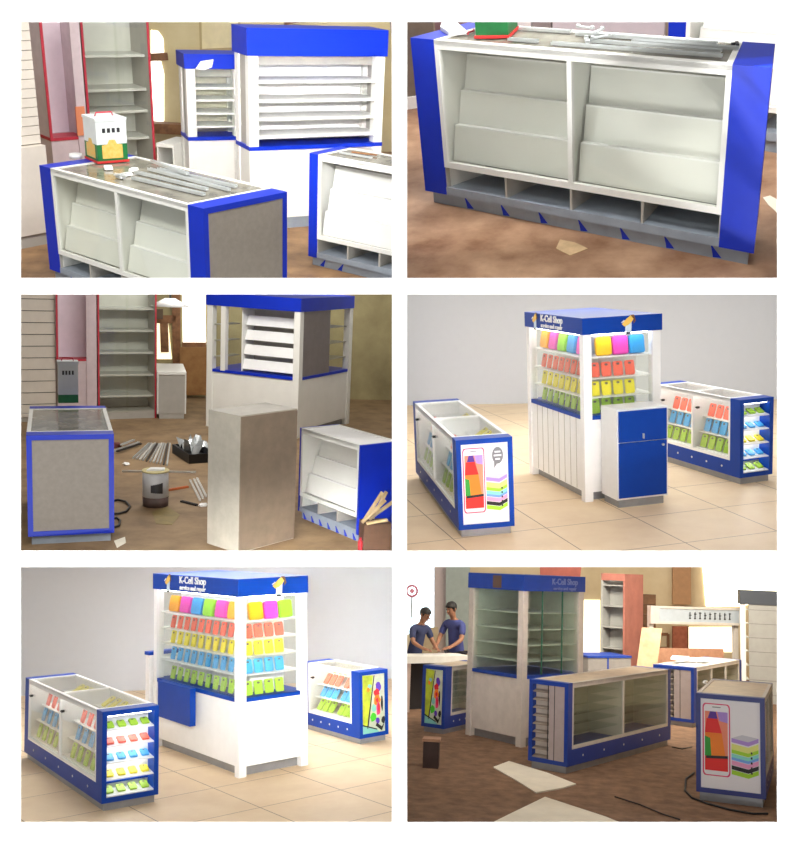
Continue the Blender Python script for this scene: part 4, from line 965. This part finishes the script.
# the cabinet stands against the short side of the kiosk
p = f.M.inverted() @ g.M @ Vector((0, 0, 0)); 
g = Fr(r, *(r.M.inverted() @ (f.M @ Vector((max(p.x, .11), p.y, 0))))[:2], f.yaw); B2 = -p.y - .02; h2 = g.z_at(0, 0, 410)
t = thing('side_cabinet', g.M, 'white cabinet with blue drawer and door against the kiosk, ' + W, 'cabinet')
b = MB(); b.box(.03, .03, 0, A2 - .03, B2, .085); b.part('plinth', plinthm, t)
b = MB(); b.box(0, .0, .085, A2, B2, h2); b.part('cabinet_body', snow, t)
zc = g.z_at(A2 / 2, 0, 441)
b = MB(); b.box(.015, -.012, .105, A2 - .015, 0, zc - .004); d = b.part('door', navy, t, 'blue door')
b = MB(); b.cyl((A2 - .06, -.03, zc - .05), (A2 - .06, -.012, zc - .05), .012); b.part('door_knob', alu, d)
b = MB(); b.box(.015, -.012, zc + .004, A2 - .015, 0, h2 - .02); d = b.part('drawer', navy, t, 'blue drawer')
b = MB(); b.box(A2 / 2 - .006, -.035, zc + .03, A2 / 2 + .006, -.012, zc + .08); b.part('drawer_handle', alu, d)
f, A, B, h = fbox(r, b4['left'])
t = counter(f, B, A, h, True, 'blue and white counter with a smartphone poster on its end, ' + W, end='poster', bcol=navy, wcol=snow, pw=.17, lit=True)
U, V = B, A; E = U - .17 * .9; mid = .17 + (E - .17) / 2
stock_bay(f, True, .36, mid - .16, U, V, h, 'near bay, poster counter, ' + W)
stock_bay(f, True, mid + .25, E - .1, U, V, h, 'far bay, poster counter, ' + W)
top_shelf(t, True, .17, U, V, h)
top_stock(f, True, .3, mid - .3, V, h, 'poster counter, ' + W, 4, 'upper near row'); top_stock(f, True, mid + .1, E - .5, V, h, 'poster counter, ' + W, 4, 'upper far row')
f, A, B, h = fbox(r, b4['right'])
t = counter(f, B, A, h, True, 'blue counter with stocked end shelves at the right edge, ' + W, end='shelves', bcol=navy, wcol=snow, pw=.17, lit=True)
U, V = B, A; E = U - .17 * .9; mid = .17 + (E - .17) / 2
stock_bay(f, True, .24, mid - .06, U, V, h, 'near bay, right counter, ' + W)
stock_bay(f, True, mid + .06, E - .06, U, V, h, 'far bay, right counter, ' + W)
end_stock(f, True, U, V, h, 'right counter, ' + W, n=3, order=('green', 'blue', 'yellow', 'blue', 'green'))
# ================================================================ ROOM 6 (bottom right)
r = R6; W = r.where
floor6 = mat('dark_dirt_floor', (140, 108, 82), .85, rgb2=(104, 78, 58), nscale=6, bump=.3)
YB = 23.0
shell(r, YB, floor6, mat('tan_wall', (226, 208, 172), .85, rgb2=(210, 188, 148), nscale=1.2))
bar_fill(r, 10, (1, .9, .86), down=.22, spread=38)
area(r, 'overhead_fill', Vector((1.0, 15, 3.4)), Matrix.Rotation(.8, 3, 'X'), 5, .8, 420, (1, .93, .8))  # fill added to lift the far wall
area(r, 'overhead_fill', Vector((-.3, 11.0, 2.75)), Matrix.Rotation(.55, 3, 'X'), 3, .4, 46, (1, .95, .88))  # added to brighten the glass kiosk from the front
b6 = {'kiosk': [-0.8602, 12.8494, 2.4179, 1.0266, 1.12, 2.0265], 'counter': [-0.2561, 11.4138, 2.6563, 0.4949, 2.7009, 0.9606], 'right': [1.6505, 10.5175, 2.9322, 0.6462, 1.6, 1.0262], 'left': [-1.8959, 13.4008, 2.7509, 0.3561, 0.6096, 0.8615]}
dusky = mat('workshop_white', (214, 206, 196), .5, noise=.06)
# tall glass kiosk
f, A, B, h = fbox(r, b6['kiosk']); zz = lambda y: f.z_at(0, 0, y) / h
h = f.z_at(0, 0, 575); t = tower(f, A, B, h, 'tall glass kiosk with empty shelves and blue header, ' + W, ledge=zz(677), head=zz(591), levels=tuple(zz(y) for y in (613, 630, 646, 662)), core=False, lit=False, bcol=mat('worn_blue', (26, 66, 164), .4, noise=.1), wcol=dusky,
          glassm=greenglass, shelfm=mat('shelf_pale', (200, 204, 196), .4), text=False, post=.09)
b = MB(); x = A * .3
for k in range(2): x = A * (.33 + .33 * k); b.box(x, .024, zz(677) * h, x + .012, .044, zz(591) * h)
b.part('glass_edge', mat('glass_edge_green', (60, 110, 90), .2), t, 'green glass door edges')
b = MB(); b.box(A - .07, .1, zz(677) * h + .02, A - .05, B - .1, zz(591) * h); b.box(.1, B - .07, zz(677) * h + .02, A - .07, B - .05, zz(591) * h); b.part('back_panel', mat('pale_green_panel', (206, 210, 198), .5, noise=.06), t, 'pale back panels')
RF = Matrix.Rotation(math.pi / 2, 4, 'X')
textpart('lettering', 'K-Cell Shop', .11, t, Matrix.Translation((A * .66, -.014, (zz(591) * h + h) / 2 - .01)) @ RF @ Matrix.Scale(.9, 4, (1, 0, 0)), mat('dull_lettering', (120, 134, 190), .5), bold=.002)['label'] = 'dull shop name lettering'
textpart('lettering', 'service and repair', .06, t, Matrix.Translation((A * .66, -.014, (zz(591) * h + h) / 2 - .08)) @ RF, MATS['dull_lettering'], bold=.001)['label'] = 'small dull lettering'
ym = B * .46
b = MB(); b.box(-.016, ym - .08, zz(591) * h + .02, -.012, ym + .08, h - .02); b.part('header_plate', mat('brown_plate', (104, 80, 62), .6), t, 'brown plate on the header')
# long counter in the middle
f, A, B, h = fbox(r, b6['counter'])
t = counter(f, A, B, h, False, 'long glass counter with a slatted end in the middle, ' + W, end='rack', pw=.1, top='board', end_in='glass_shelves', wcol=dusky, bcol=mat('workshop_blue', (18, 58, 150), .4, noise=.06))
# counter with the phone poster
f, A, B, h = fbox(r, b6['right'])
t = counter(f, A, B, h, False, 'counter with a smartphone poster on its end at right, ' + W, end='poster', pw=.1, top='board', end_in='glass_shelves', wcol=dusky, bcol=mat('dull_blue', (36, 48, 128), .4, noise=.08), bays=2)
clip(t, px=784)
b = MB(); b.tube([(.0, 0, .0), (.05, .03, .0), (.1, .0, .01), (.14, .04, .0)], .012); p = f.M.inverted() @ r.M @ r.floor(706, 684.5, h)
b.single('coiled_string', snow, f.M @ Matrix.Translation((p.x, p.y, h + .014)), 'small coil of white cord on the right counter, ' + W, 'string')
# counter with the art poster on its end, under the table
f, A, B, h = fbox(r, b6['left'])
t = counter(f, A + .5, B, h, False, 'counter with a bright art poster by the glass kiosk, ' + W, end='art', pw=.16, top='board', bays=1, end_in='glass_shelves', wcol=dusky, bcol=MATS['workshop_blue'], name='display_counter')
k6 = fbox(r, b6['kiosk'])[0]
# white work table behind it
f, w = front(r, (404, 713), (470, 710)); hh = f.z_at(w / 2, 0, 663); th = .1
t = thing('work_table', f.M, 'long white work table in front of the two men, ' + W, 'table')
b = MB(); b.box(0, 0, hh, w, .45, hh + th); b.part('table_top', mat('table_white', (226, 224, 216), .5, noise=.05), t)
x0 = f.solve((0, 0, .4), (1, 0, 0), px=409)
for x, nm, m in ((x0 - .05, 'leg_panel', mat('pinkish_leg', (178, 158, 148), .6)), (w - .12, 'leg_panel', dusky)):
    b = MB(); b.box(x, .05, 0, x + .1, .42, hh); b.part(nm, m, t)
b = MB(); b.box(x0 + .05, .3, 0, w - .12, .33, hh); b.part('shade_panel', mat('under_table_shade', (34, 30, 30), .8), t, 'black shade panel under the table')  # black panel standing in for the shade beneath the table
clip(t, px=402.5, keep='right')

# ---- two men at the table
skin = mat('skin', (150, 104, 78), .6, noise=.08); hair = mat('black_hair', (20, 16, 16), .7, noise=.3, nscale=40)
def skinned(name, joints, edges, mats, parent, sub=2):
    me = bpy.data.meshes.new(name); me.from_pydata([j[0] for j in joints], edges, []); o = bpy.data.objects.new(name, me); COL.objects.link(o)
    m = o.modifiers.new('s', 'SKIN'); m.use_smooth_shade = True
    for i, j in enumerate(joints):
        d = me.skin_vertices[0].data[i]; rr = j[1]; d.radius = rr if isinstance(rr, tuple) else (rr, rr); d.use_root = (i == 0)
    s = o.modifiers.new('u', 'SUBSURF'); s.levels = sub; s.render_levels = sub
    bpy.context.view_layer.update()
    m2 = bpy.data.meshes.new_from_object(o.evaluated_get(bpy.context.evaluated_depsgraph_get()))
    o.modifiers.clear(); o.data = m2; bpy.data.meshes.remove(me); m2.name = name
    m2.materials.clear(); m2.materials.append(mats)
    for p in m2.polygons: p.use_smooth = True
    o.parent = parent; return o
def man(M, label, lean, shirt_m, reach, hand_z, head_turn=0, spread_=.16):
    """a standing man leaning over a table: +y is the way he faces"""
    t = thing('person', M, label, 'person')
    sl, cl = math.sin(lean), math.cos(lean)
    hip = Vector((0, 0, .95))
    up = lambda d, x=0, fwd=0: tuple(hip + Vector((x, d * sl + fwd, d * cl)))
    J = [(tuple(hip), (.125, .09)), (up(.2), (.11, .08)), (up(.38), (.125, .088)), (up(.49), (.095, .07)), (up(.56), .055), (up(.62, 0, .02), .058),
         (up(.69, 0, .05), (.075, .09)), (up(.77, 0, .06), (.078, .095)), (up(.84, 0, .055), (.05, .06))]
    E_ = [(0, 1), (1, 2), (2, 3), (3, 4), (4, 5), (5, 6), (6, 7), (7, 8)]
    sh = [(up(.46, .19), .062), (up(.46, -.19), .062)]
    body = list(J); ed = list(E_)
    arms = []
    for s in (1, -1):
        i = len(body); S = Vector(up(.46, s * .19)); Hn = Vector((s * spread_, reach, hand_z)); Eb = (S + Hn) / 2 + Vector((s * .07, -.05, -.06))
        body += [(tuple(S), .06), (tuple(Eb), .045), (tuple(Hn), .03)]; ed += [(3, i), (i, i + 1), (i + 1, i + 2)]
        d = Hn - Eb; d.z *= .12; d.normalize(); side = Vector((1, 0, 0))
        P = Hn + d * .06; body.append((tuple(P), .034)); ed.append((i + 2, i + 3)); base = i + 3
        for k in range(4):
            o_ = side * (.03 - .02 * k); ln = (.075, .085, .08, .06)[k]
            a = P + o_ + d * .03; c = a + d * ln * .5 + Vector((0, 0, -.012)); e = c + d * ln * .4 + Vector((0, 0, -.025))
            n = len(body); body += [(tuple(a), .0095), (tuple(c), .009), (tuple(e), .008)]; ed += [(base, n), (n, n + 1), (n + 1, n + 2)]
        n = len(body); a = Hn + d * .03 - side * s * .035; body += [(tuple(a), .011), (tuple(a + d * .04 - side * s * .015 + Vector((0, 0, -.015))), .009)]; ed += [(i + 2, n), (n, n + 1)]
        arms.append((S, Eb))
    for s in (1, -1):
        i = len(body); body += [((s * .09, -.01, .88), .078), ((s * .1, .02, .48), .06), ((s * .1, -.02, .1), .042), ((s * .1, .1, .04), (.035, .045))]; ed += [(0, i), (i, i + 1), (i + 1, i + 2), (i + 2, i + 3)]
    o = skinned('body', body, ed, skin, t)
    # head details
    hc = Vector(up(.73, 0, .055)); Rl = Matrix.Rotation(-lean, 3, 'X')
    def hp(x, y, z): return tuple(hc + Rl @ Vector((x, y, z)))
    b = MB(); b.cyl(hp(0, .085, .0), hp(0, .125, -.025), .012, .016, n=8); b.part('nose', skin, t)
    for s in (1, -1):
        b = MB(); b.cyl(hp(s * .078, 0, -.03), hp(s * .09, -.012, .03), .014, .018, n=8); b.part('ear', skin, t)
        b = MB(); b.cyl(hp(s * .032, .09, .02), hp(s * .032, .101, .02), .011, n=8); b.part('eye', black, t)
    b = MB(); b.cyl(hp(-.025, .094, -.06), hp(.025, .094, -.06), .008, n=6); b.part('mouth', mat('lips', (130, 74, 66), .6), t)
    b = MB(); bmesh.ops.create_icosphere(b.bm, subdivisions=3, radius=1)
    q = random.Random(3)
    for v in b.bm.verts:
        c = v.co.copy(); k = 1 + q.uniform(-.03, .05)
        c = Vector((c.x * .098 * k, c.y * .116 * k - .012, c.z * .105 * k + .045))
        if c.y > .02 and c.z < .055: c.z = .055 + (c.z - .055) * .1; c.y = min(c.y, .09)
        if c.z < -.03: c.z = -.03
        v.co = hc + Rl @ c
    for fc in b.bm.faces: fc.smooth = True
    b.part('hair', hair, t, 'short black hair')
    sj = [(tuple(hip + Vector((0, 0, -.13))), (.17, .13)), (tuple(hip), (.168, .128)), (up(.2), (.152, .117)), (up(.38), (.17, .125)), (up(.49), (.125, .1)), (up(.535), .066)]
    se = [(0, 1), (1, 2), (2, 3), (3, 4), (4, 5)]
    for S, Eb in arms:
        i = len(sj); sj += [(tuple(S), .075), (tuple(S + (Eb - S) * .8), .062)]; se += [(4, i), (i, i + 1)]
    skinned('shirt', sj, se, shirt_m, t)['label'] = 'blue short-sleeved shirt'
    tj = [((0, 0, .93), (.16, .12)), ((.09, -.01, .86), .095), ((.1, .02, .48), .072), ((.1, -.02, .1), .06), ((-.09, -.01, .86), .095), ((-.1, .02, .48), .072), ((-.1, -.02, .1), .06)]
    skinned('trousers', tj, [(0, 1), (1, 2), (2, 3), (0, 4), (4, 5), (5, 6)], mat('dark_trousers', (40, 40, 48), .8), t)
    for s in (1, -1):
        b = MB(); b.box(s * .1 - .05, -.08, 0, s * .1 + .05, .19, .08); b.part('shoe', black, t, bev=.02)
    return t
wt = f
def man_at(px, y, height_px, yaw, **kw):
    p = r.floor_col(px, y); g = Fr(r, p.x, p.y, yaw); return g
ht = hh + th
def behind_table(px, dy):
    x = wt.solve((0, dy, .9), (1, 0, 0), px=px); p = r.M.inverted() @ (wt.M @ Vector((x, dy, 0))); return Fr(r, p.x, p.y, 0)
g = behind_table(456.5, .7); zt = g.z_at(0, 0, 612)
man(g.M @ Matrix.Rotation(math.radians(152), 4, 'Z') @ Matrix.Scale(zt / 1.62, 4), 'person in a plain blue shirt leaning on the table beside the kiosk, ' + W, .2, mat('blue_shirt', (58, 66, 124), .8, noise=.1), .4, ht / (zt / 1.62) + .1)
g = behind_table(414.5, .66); zt = g.z_at(0, 0, 617)
man(g.M @ Matrix.Rotation(math.radians(-128), 4, 'Z') @ Matrix.Scale(zt / 1.6, 4), 'person in a dark blue shirt bending forward at the left edge, ' + W, .3, mat('dark_blue_shirt', (44, 52, 88), .8, noise=.1), .42, ht / (zt / 1.6) + .1)
# ---- things behind
f, w = front(r, (588, 713), (631, 712)); hh = f.z_at(0, 0, 656)
t = thing('small_counter', f.M, 'small grey counter with dark blue top edges behind the kiosk, ' + W, 'counter')
b = MB(); b.box(0, .01, 0, w, .6, hh - .03); b.part('counter_body', mat('grey_board', (150, 146, 142), .5, noise=.06), t)
b = MB(); b.box(-.01, 0, hh - .03, w + .01, .62, hh); b.part('counter_top', MATS['worn_blue'], t, 'dark blue top')
b = MB(); b.box(w * .44, 0, .06, w * .47, .01, hh - .03); b.part('front_seam', MATS['worn_blue'], t)
N = r.floor(694, 728); Q = r.floor(742, 713); d = Q - N
f = Fr(r, N.x, N.y, math.atan2(d.y, d.x)); hh = f.z_at(0, 0, 668)
t = counter(f, d.length, .62, hh, False, 'blue cornered counter with papers on top at the back right, ' + W, end='rack', pw=.12, top='white', end_in='glass_shelves', bays=3, wcol=dusky, bcol=MATS['workshop_blue'])
for i, (u, v, l, ww, a) in enumerate(((.15, .2, .5, .3, .1), (.6, .3, .6, .35, -.1), (.35, .42, .45, .25, .3))):
    b = MB(); b.box(-l / 2, -ww / 2, 0, l / 2, ww / 2, .012 + .01 * i)
    b.single('wrapping_sheet', snow, f.M @ Matrix.Translation((u + l / 2, v, hh + .002 + .03 * i)) @ Matrix.Rotation(a, 4, 'Z'), f"{['lowest', 'largest', 'topmost'][i]} white wrapping sheet on the back right counter, {W}", 'sheet', 'wrapping sheets on the back right counter')
# tall unit with a red side
N = r.floor(624, 702); L_ = r.floor(600, 699); d = L_ - N
f = Fr(r, N.x, N.y, math.atan2(d.y, d.x) - math.pi / 2); w = d.length; hh = f.z_at(0, 0, 574); A = f.solve((0, 0, hh * .5), (1, 0, 0), px=643)
t = thing('tall_display_unit', f.M, 'tall unit with grey shelves and a dull red side, ' + W, 'display unit')
b = MB(); b.box(0, 0, 0, A, .03, hh); b.part('red_side', mat('dull_red_board', (176, 112, 96), .6, rgb2=(150, 92, 80), nscale=3), t, 'dull red side board')
b = MB(); b.box(.3, .03, 0, .33, w, hh); b.part('back_panel', mat('mid_grey_panel', (164, 164, 160), .5, noise=.05), t)
b = MB(); b.box(0, w - .03, 0, .3, w, hh); b.part('side_panel', mat('mid_grey_panel', (0, 0, 0)), t)
for k in range(6):
    z = hh * (k + .4) / 6; b = MB(); b.box(.03, .03, z, .3, w - .03, z + .02); b.part('shelf', mat('mid_grey_panel', (0, 0, 0)), t)
b = MB(); b.box(0, .03, hh - .12, .03, w, hh); b.part('red_head', mat('dull_red_board', (0, 0, 0)), t, 'red head strip')
# right tall unit with a dark head
f, w = front(r, (741, 702), (800, 706)); hh = f.z_at(0, 0, 590); zh = f.z_at(0, 0, 604)
t = thing('tall_glass_unit', f.M, 'tall glass unit with a dark header at the right edge, ' + W, 'display unit')
b = MB(); b.box(0, -.02, zh, w, .6, hh); b.part('header', mat('dark_header', (58, 64, 74), .5), t, 'dark header')
b = MB(); b.box(.0, 0, 0, .09, .09, zh); b.part('post', snow, t)
x1 = f.solve((0, 0, 1), (1, 0, 0), px=749)
b = MB(); b.box(x1, .0, 0, w, .04, zh); b.part('front_board', mat('mid_grey_panel', (0, 0, 0)), t)
for k in range(7):
    z = zh * (k + .6) / 7; b = MB(); b.box(.09, .02, z, x1, .5, z + .012); b.part('glass_shelf', mat('shelf_pale', (0, 0, 0)), t)
    b = MB(); b.box(x1, -.004, z, w, .0, z + .008); b.part('front_joint', inner, t)
clip(t, px=786)
# sign on posts
f, w = front(r, (650, 700), (742, 700)); z0, z1 = f.z_at(w / 2, 0, 624.5), f.z_at(w / 2, 0, 607)
t = thing('sign_board', f.M, 'long pale sign board on two posts before the bright windows, ' + W, 'sign')
b = MB(); b.ring(0, z0, w, z1, .16, .04, .04, .04, lambda x, z: (x, -.02, z), lambda x, z: (x, .06, z)); b.part('sign_frame', dusky, t)
b = MB(); b.box(.16, .0, z0 + .04, w - .04, .03, z1 - .04); b.part('sign_face', mat('sign_face', (186, 196, 204), .4, noise=.05), t)
for i in range(9):
    x = w * (.42 + .055 * i); b = MB(); zc = (z0 + z1) / 2
    b.box(x, -.008, zc - .06, x + .035, 0, zc - .04); b.box(x + .01, -.008, zc - .04, x + .025, 0, zc + .06); b.box(x - .0, -.008, zc + .02 * (i % 3), x + .045, 0, zc + .02 * (i % 3) + .015); b.part('sign_character', steel, t)
for x in (.02, w - .1):
    b = MB(); b.box(x, .06, 0, x + .08, .14, z1); b.part('post', dusky, t)
# planks and boards
f, w = front(r, (638, 706), (646, 706)); 
a, c = r.floor(641, 711), r.at_y(652, 628, 17.2)
b = MB(); d = c - a; b.prism([(-.16, 0), (.16, 0), (.16, 1), (-.16, 1)], lambda x, k: tuple(d * k + Vector((x, 0, 0))), lambda x, k: tuple(d * k + Vector((x, .05, 0))))
b.single('leaning_plank', mat('pale_plank', (212, 176, 140), .6, rgb2=(190, 150, 112), nscale=6), r.M @ Matrix.Translation(a), 'pale plank leaning beside the red sided unit, ' + W, 'plank')
f, w = front(r, (658, 705), (724, 705)); z0, z1 = f.z_at(0, 0, 664), f.z_at(0, 0, 648)
t = thing('long_chipboard', f.M, 'long pinkish chipboard on edge behind the counters, ' + W, 'board')
b = MB(); b.box(0, 0, z0, w, .04, z1); b.part('board', mat('chipboard', (190, 142, 112), .7, rgb2=(170, 122, 96), nscale=14), t)
for x in (.1, w - .2):
    b = MB(); b.box(x, .04, 0, x + .1, .1, z1 - .05); b.part('support', wood, t)
# windows and wall pieces
wg = mat('blazing_window', (255, 246, 214), emit=5); wc = mat('cool_window', (226, 246, 255), emit=1.8)
wall_quad(r, YB, [(398, 560), (441, 560), (441, 634), (398, 634)], 'window_5', wc, kind=1)
wall_quad(r, YB, [(583, 600), (600, 600), (600, 668), (583, 668)], 'window_6', mat('warm_window', (255, 246, 220), emit=1.8), kind=1)
wall_quad(r, YB, [(702, 560), (790, 560), (790, 596), (740, 606), (706, 606)], 'window_7', wg, kind=1)
wall_quad(r, YB, [(688, 627), (736, 627), (736, 652), (688, 652)], 'window_8', mat('warm_window', (0, 0, 0)), kind=1)
window_bars(r, YB, [(687, 626, 687, 652), (657, 634, 668, 634), (668, 634, 668, 648), (657, 648, 668, 648), (657, 634, 657, 648)], 'trim_5', wood, wd=.06)
window_bars(r, YB, [(441, 562, 441, 660)], 'trim_6', mat('pink_grey_post', (206, 190, 184), .7), wd=.3)
wall_quad(r, YB - .3, [(446, 560), (470, 560), (470, 650), (446, 650)], 'grey_green_board', mat('grey_green_board', (176, 186, 178), .6, noise=.06), 'tall grey green board behind the man by the kiosk, ' + W, 'board')
wall_quad(r, YB - .3, [(421, 628), (438, 627), (438, 662), (421, 662)], 'cream_board', mat('cream_sheet', (206, 184, 146), .6, noise=.06), 'cream board between the two men, ' + W, 'board')
wall_quad(r, YB - .2, [(672, 560), (690, 560), (690, 604), (672, 604)], 'tan_pilaster', mat('tan_pilaster', (186, 140, 98), .7, noise=.08), 'tan pilaster above the sign board, ' + W, 'pilaster', th=.25)
wall_quad(r, YB - .2, [(672, 626), (686, 626), (686, 668), (672, 668)], 'brick_pier', mat('brick_pier', (180, 106, 76), .8, rgb2=(156, 86, 62), nscale=14), 'reddish brick pier below the sign board, ' + W, 'pier', th=.25)
wall_quad(r, 20.5, [(540, 560), (582, 560), (580, 581), (540, 577)], 'red_brown_board', mat('red_brown_board', (180, 92, 76), .6, noise=.1), 'red brown boards above the blue header, ' + W, 'board')
p = r.at_y(412, 591, YB - .4); t = thing('round_wall_fan', r.M @ Matrix.Translation(p), 'small red round fan against the bright left window, ' + W, 'fan')
b = MB(); b.tube([(.12 * math.cos(a * .2618), 0, .12 * math.sin(a * .2618)) for a in range(25)], .025); b.part('fan_ring', mat('fan_red', (222, 130, 142), .5), t)
b = MB(); b.cyl((0, -.03, 0), (0, .03, 0), .05, n=12); b.part('fan_hub', mat('fan_red', (0, 0, 0)), t)
b = MB(); b.box(-.015, 0, -.6, .015, .03, -.12); b.part('fan_stem', greyl, t)
for i in range(4):
    p = r.at_y(648, 700, 20.8); zc = Fr(r, p.x, p.y, 0).z_at(0, 0, 634 - 10 * i)
    b = MB(); b.box(-.14, -.1, 0, .14, .1, .19); b.box(-.14, -.102, .08, .14, -.1, .1)
    b.single('brown_crate', mat('brown_crate', (122, 84, 52), .7, rgb2=(92, 62, 38), nscale=6), r.M @ Matrix.Translation((p.x, p.y, zc)), f"brown crate, {['lowest', 'second lowest', 'second highest', 'topmost'][i]} of the stack beside the red sided unit, {W}", 'crate', 'brown crates beside the red sided unit')
p0 = r.at_y(648, 700, 20.8); zc = Fr(r, p0.x, p0.y, 0).z_at(0, 0, 634)
t = thing('timber_rack', r.M @ Matrix.Translation((p0.x, p0.y, 0)), 'timber rack carrying the brown crates, ' + W, 'rack')
b = MB(); b.box(-.16, -.12, zc - .03, .16, .12, zc - .002); b.part('rack_board', wood, t)
for x in (-.16, .12):
    b = MB(); b.box(x, -.1, 0, x + .04, .1, zc - .03); b.part('leg', wood, t)
# on the floor
f, w = front(r, (422.5, 768), (438, 769)); hh = f.z_at(0, 0, 738.5)
t = thing('wooden_stool', f.M, 'small dark wooden box stool standing on the floor, ' + W, 'stool')
b = MB(); b.box(0, 0, 0, w, w * .9, hh - .03); b.part('stool_body', mat('dark_wood', (58, 36, 28), .6, noise=.2), t)
b = MB(); b.box(-.01, -.01, hh - .03, w + .01, w * .9 + .01, hh); b.part('stool_top', mat('mid_wood', (172, 130, 100), .6, noise=.1), t, 'lighter wooden top')
for i, (P, lb) in enumerate((([(493, 768), (509, 762), (548, 774), (576, 785), (562, 789), (536, 793.5), (516, 781)], 'smaller white foam sheet lying before the long counter, '), ([(545, 798), (606, 818), (630, 828), (484, 828), (508, 816)], 'larger white board lying at the bottom edge, '))):
    Q = [r.floor(*p) for p in P]; c = sum(Q, Vector()) / len(Q); b = MB()
    b.prism([(p.x - c.x, p.y - c.y) for p in Q], lambda x, y: (x, y, .001), lambda x, y: (x, y, .012))
    b.single('foam_sheet' if i == 0 else 'white_board', paper, r.M @ Matrix.Translation((c.x, c.y, 0)), lb + W, 'sheet' if i == 0 else 'board')
for i, (P, lb) in enumerate((([(694, 774), (686, 780), (685, 792), (692, 799), (708, 805), (730, 811), (752, 815), (768, 815)], 'black cable curving round the foot of the right counter, '), ([(615, 798), (640, 806), (664, 816), (680, 821)], 'thin cable on the floor right of the white board, '), ([(672, 748), (682, 750), (692, 748)], 'short cable between the two blue counters, '))):
    Q = [r.floor(*p) for p in P]; b = MB(); b.tube([(p.x, p.y, .013) for p in Q], .01 if i == 0 else .007); b.single('black_cable', black, r.M, lb + W, 'cable')
# ---------------------------------------------------------------- daylight
w = bpy.data.worlds.new('world'); SC.world = w; w.use_nodes = True
bg = w.node_tree.nodes['Background']; bg.inputs['Color'].default_value = (1, .995, .99, 1); bg.inputs['Strength'].default_value = .38

# added fill lamps out of view, keeping the wall white, above, below and at both sides of it
yl = YW - .42
for nm, x, z, sx, sz in (('a', 0, wz(-215), 4.4, .12), ('b', 0, wz(1060), 4.4, .12), ('c', wx(-220), CZ, .12, 4.4), ('d', wx(1020), CZ, .12, 4.4)):
    p = Vector((x, yl, z)); q = Vector((x * .55, YW, CZ + (z - CZ) * .55)); d = (q - p).normalized()
    rot = d.to_track_quat('-Z', 'Y').to_matrix()
    area(None, 'wall_fill', p, Matrix.Identity(3) @ rot, 4.4, .12, 200) if sx > sz else area(None, 'wall_fill', p, rot @ Matrix.Rotation(0, 3, 'Z'), .12, 4.4, 200)
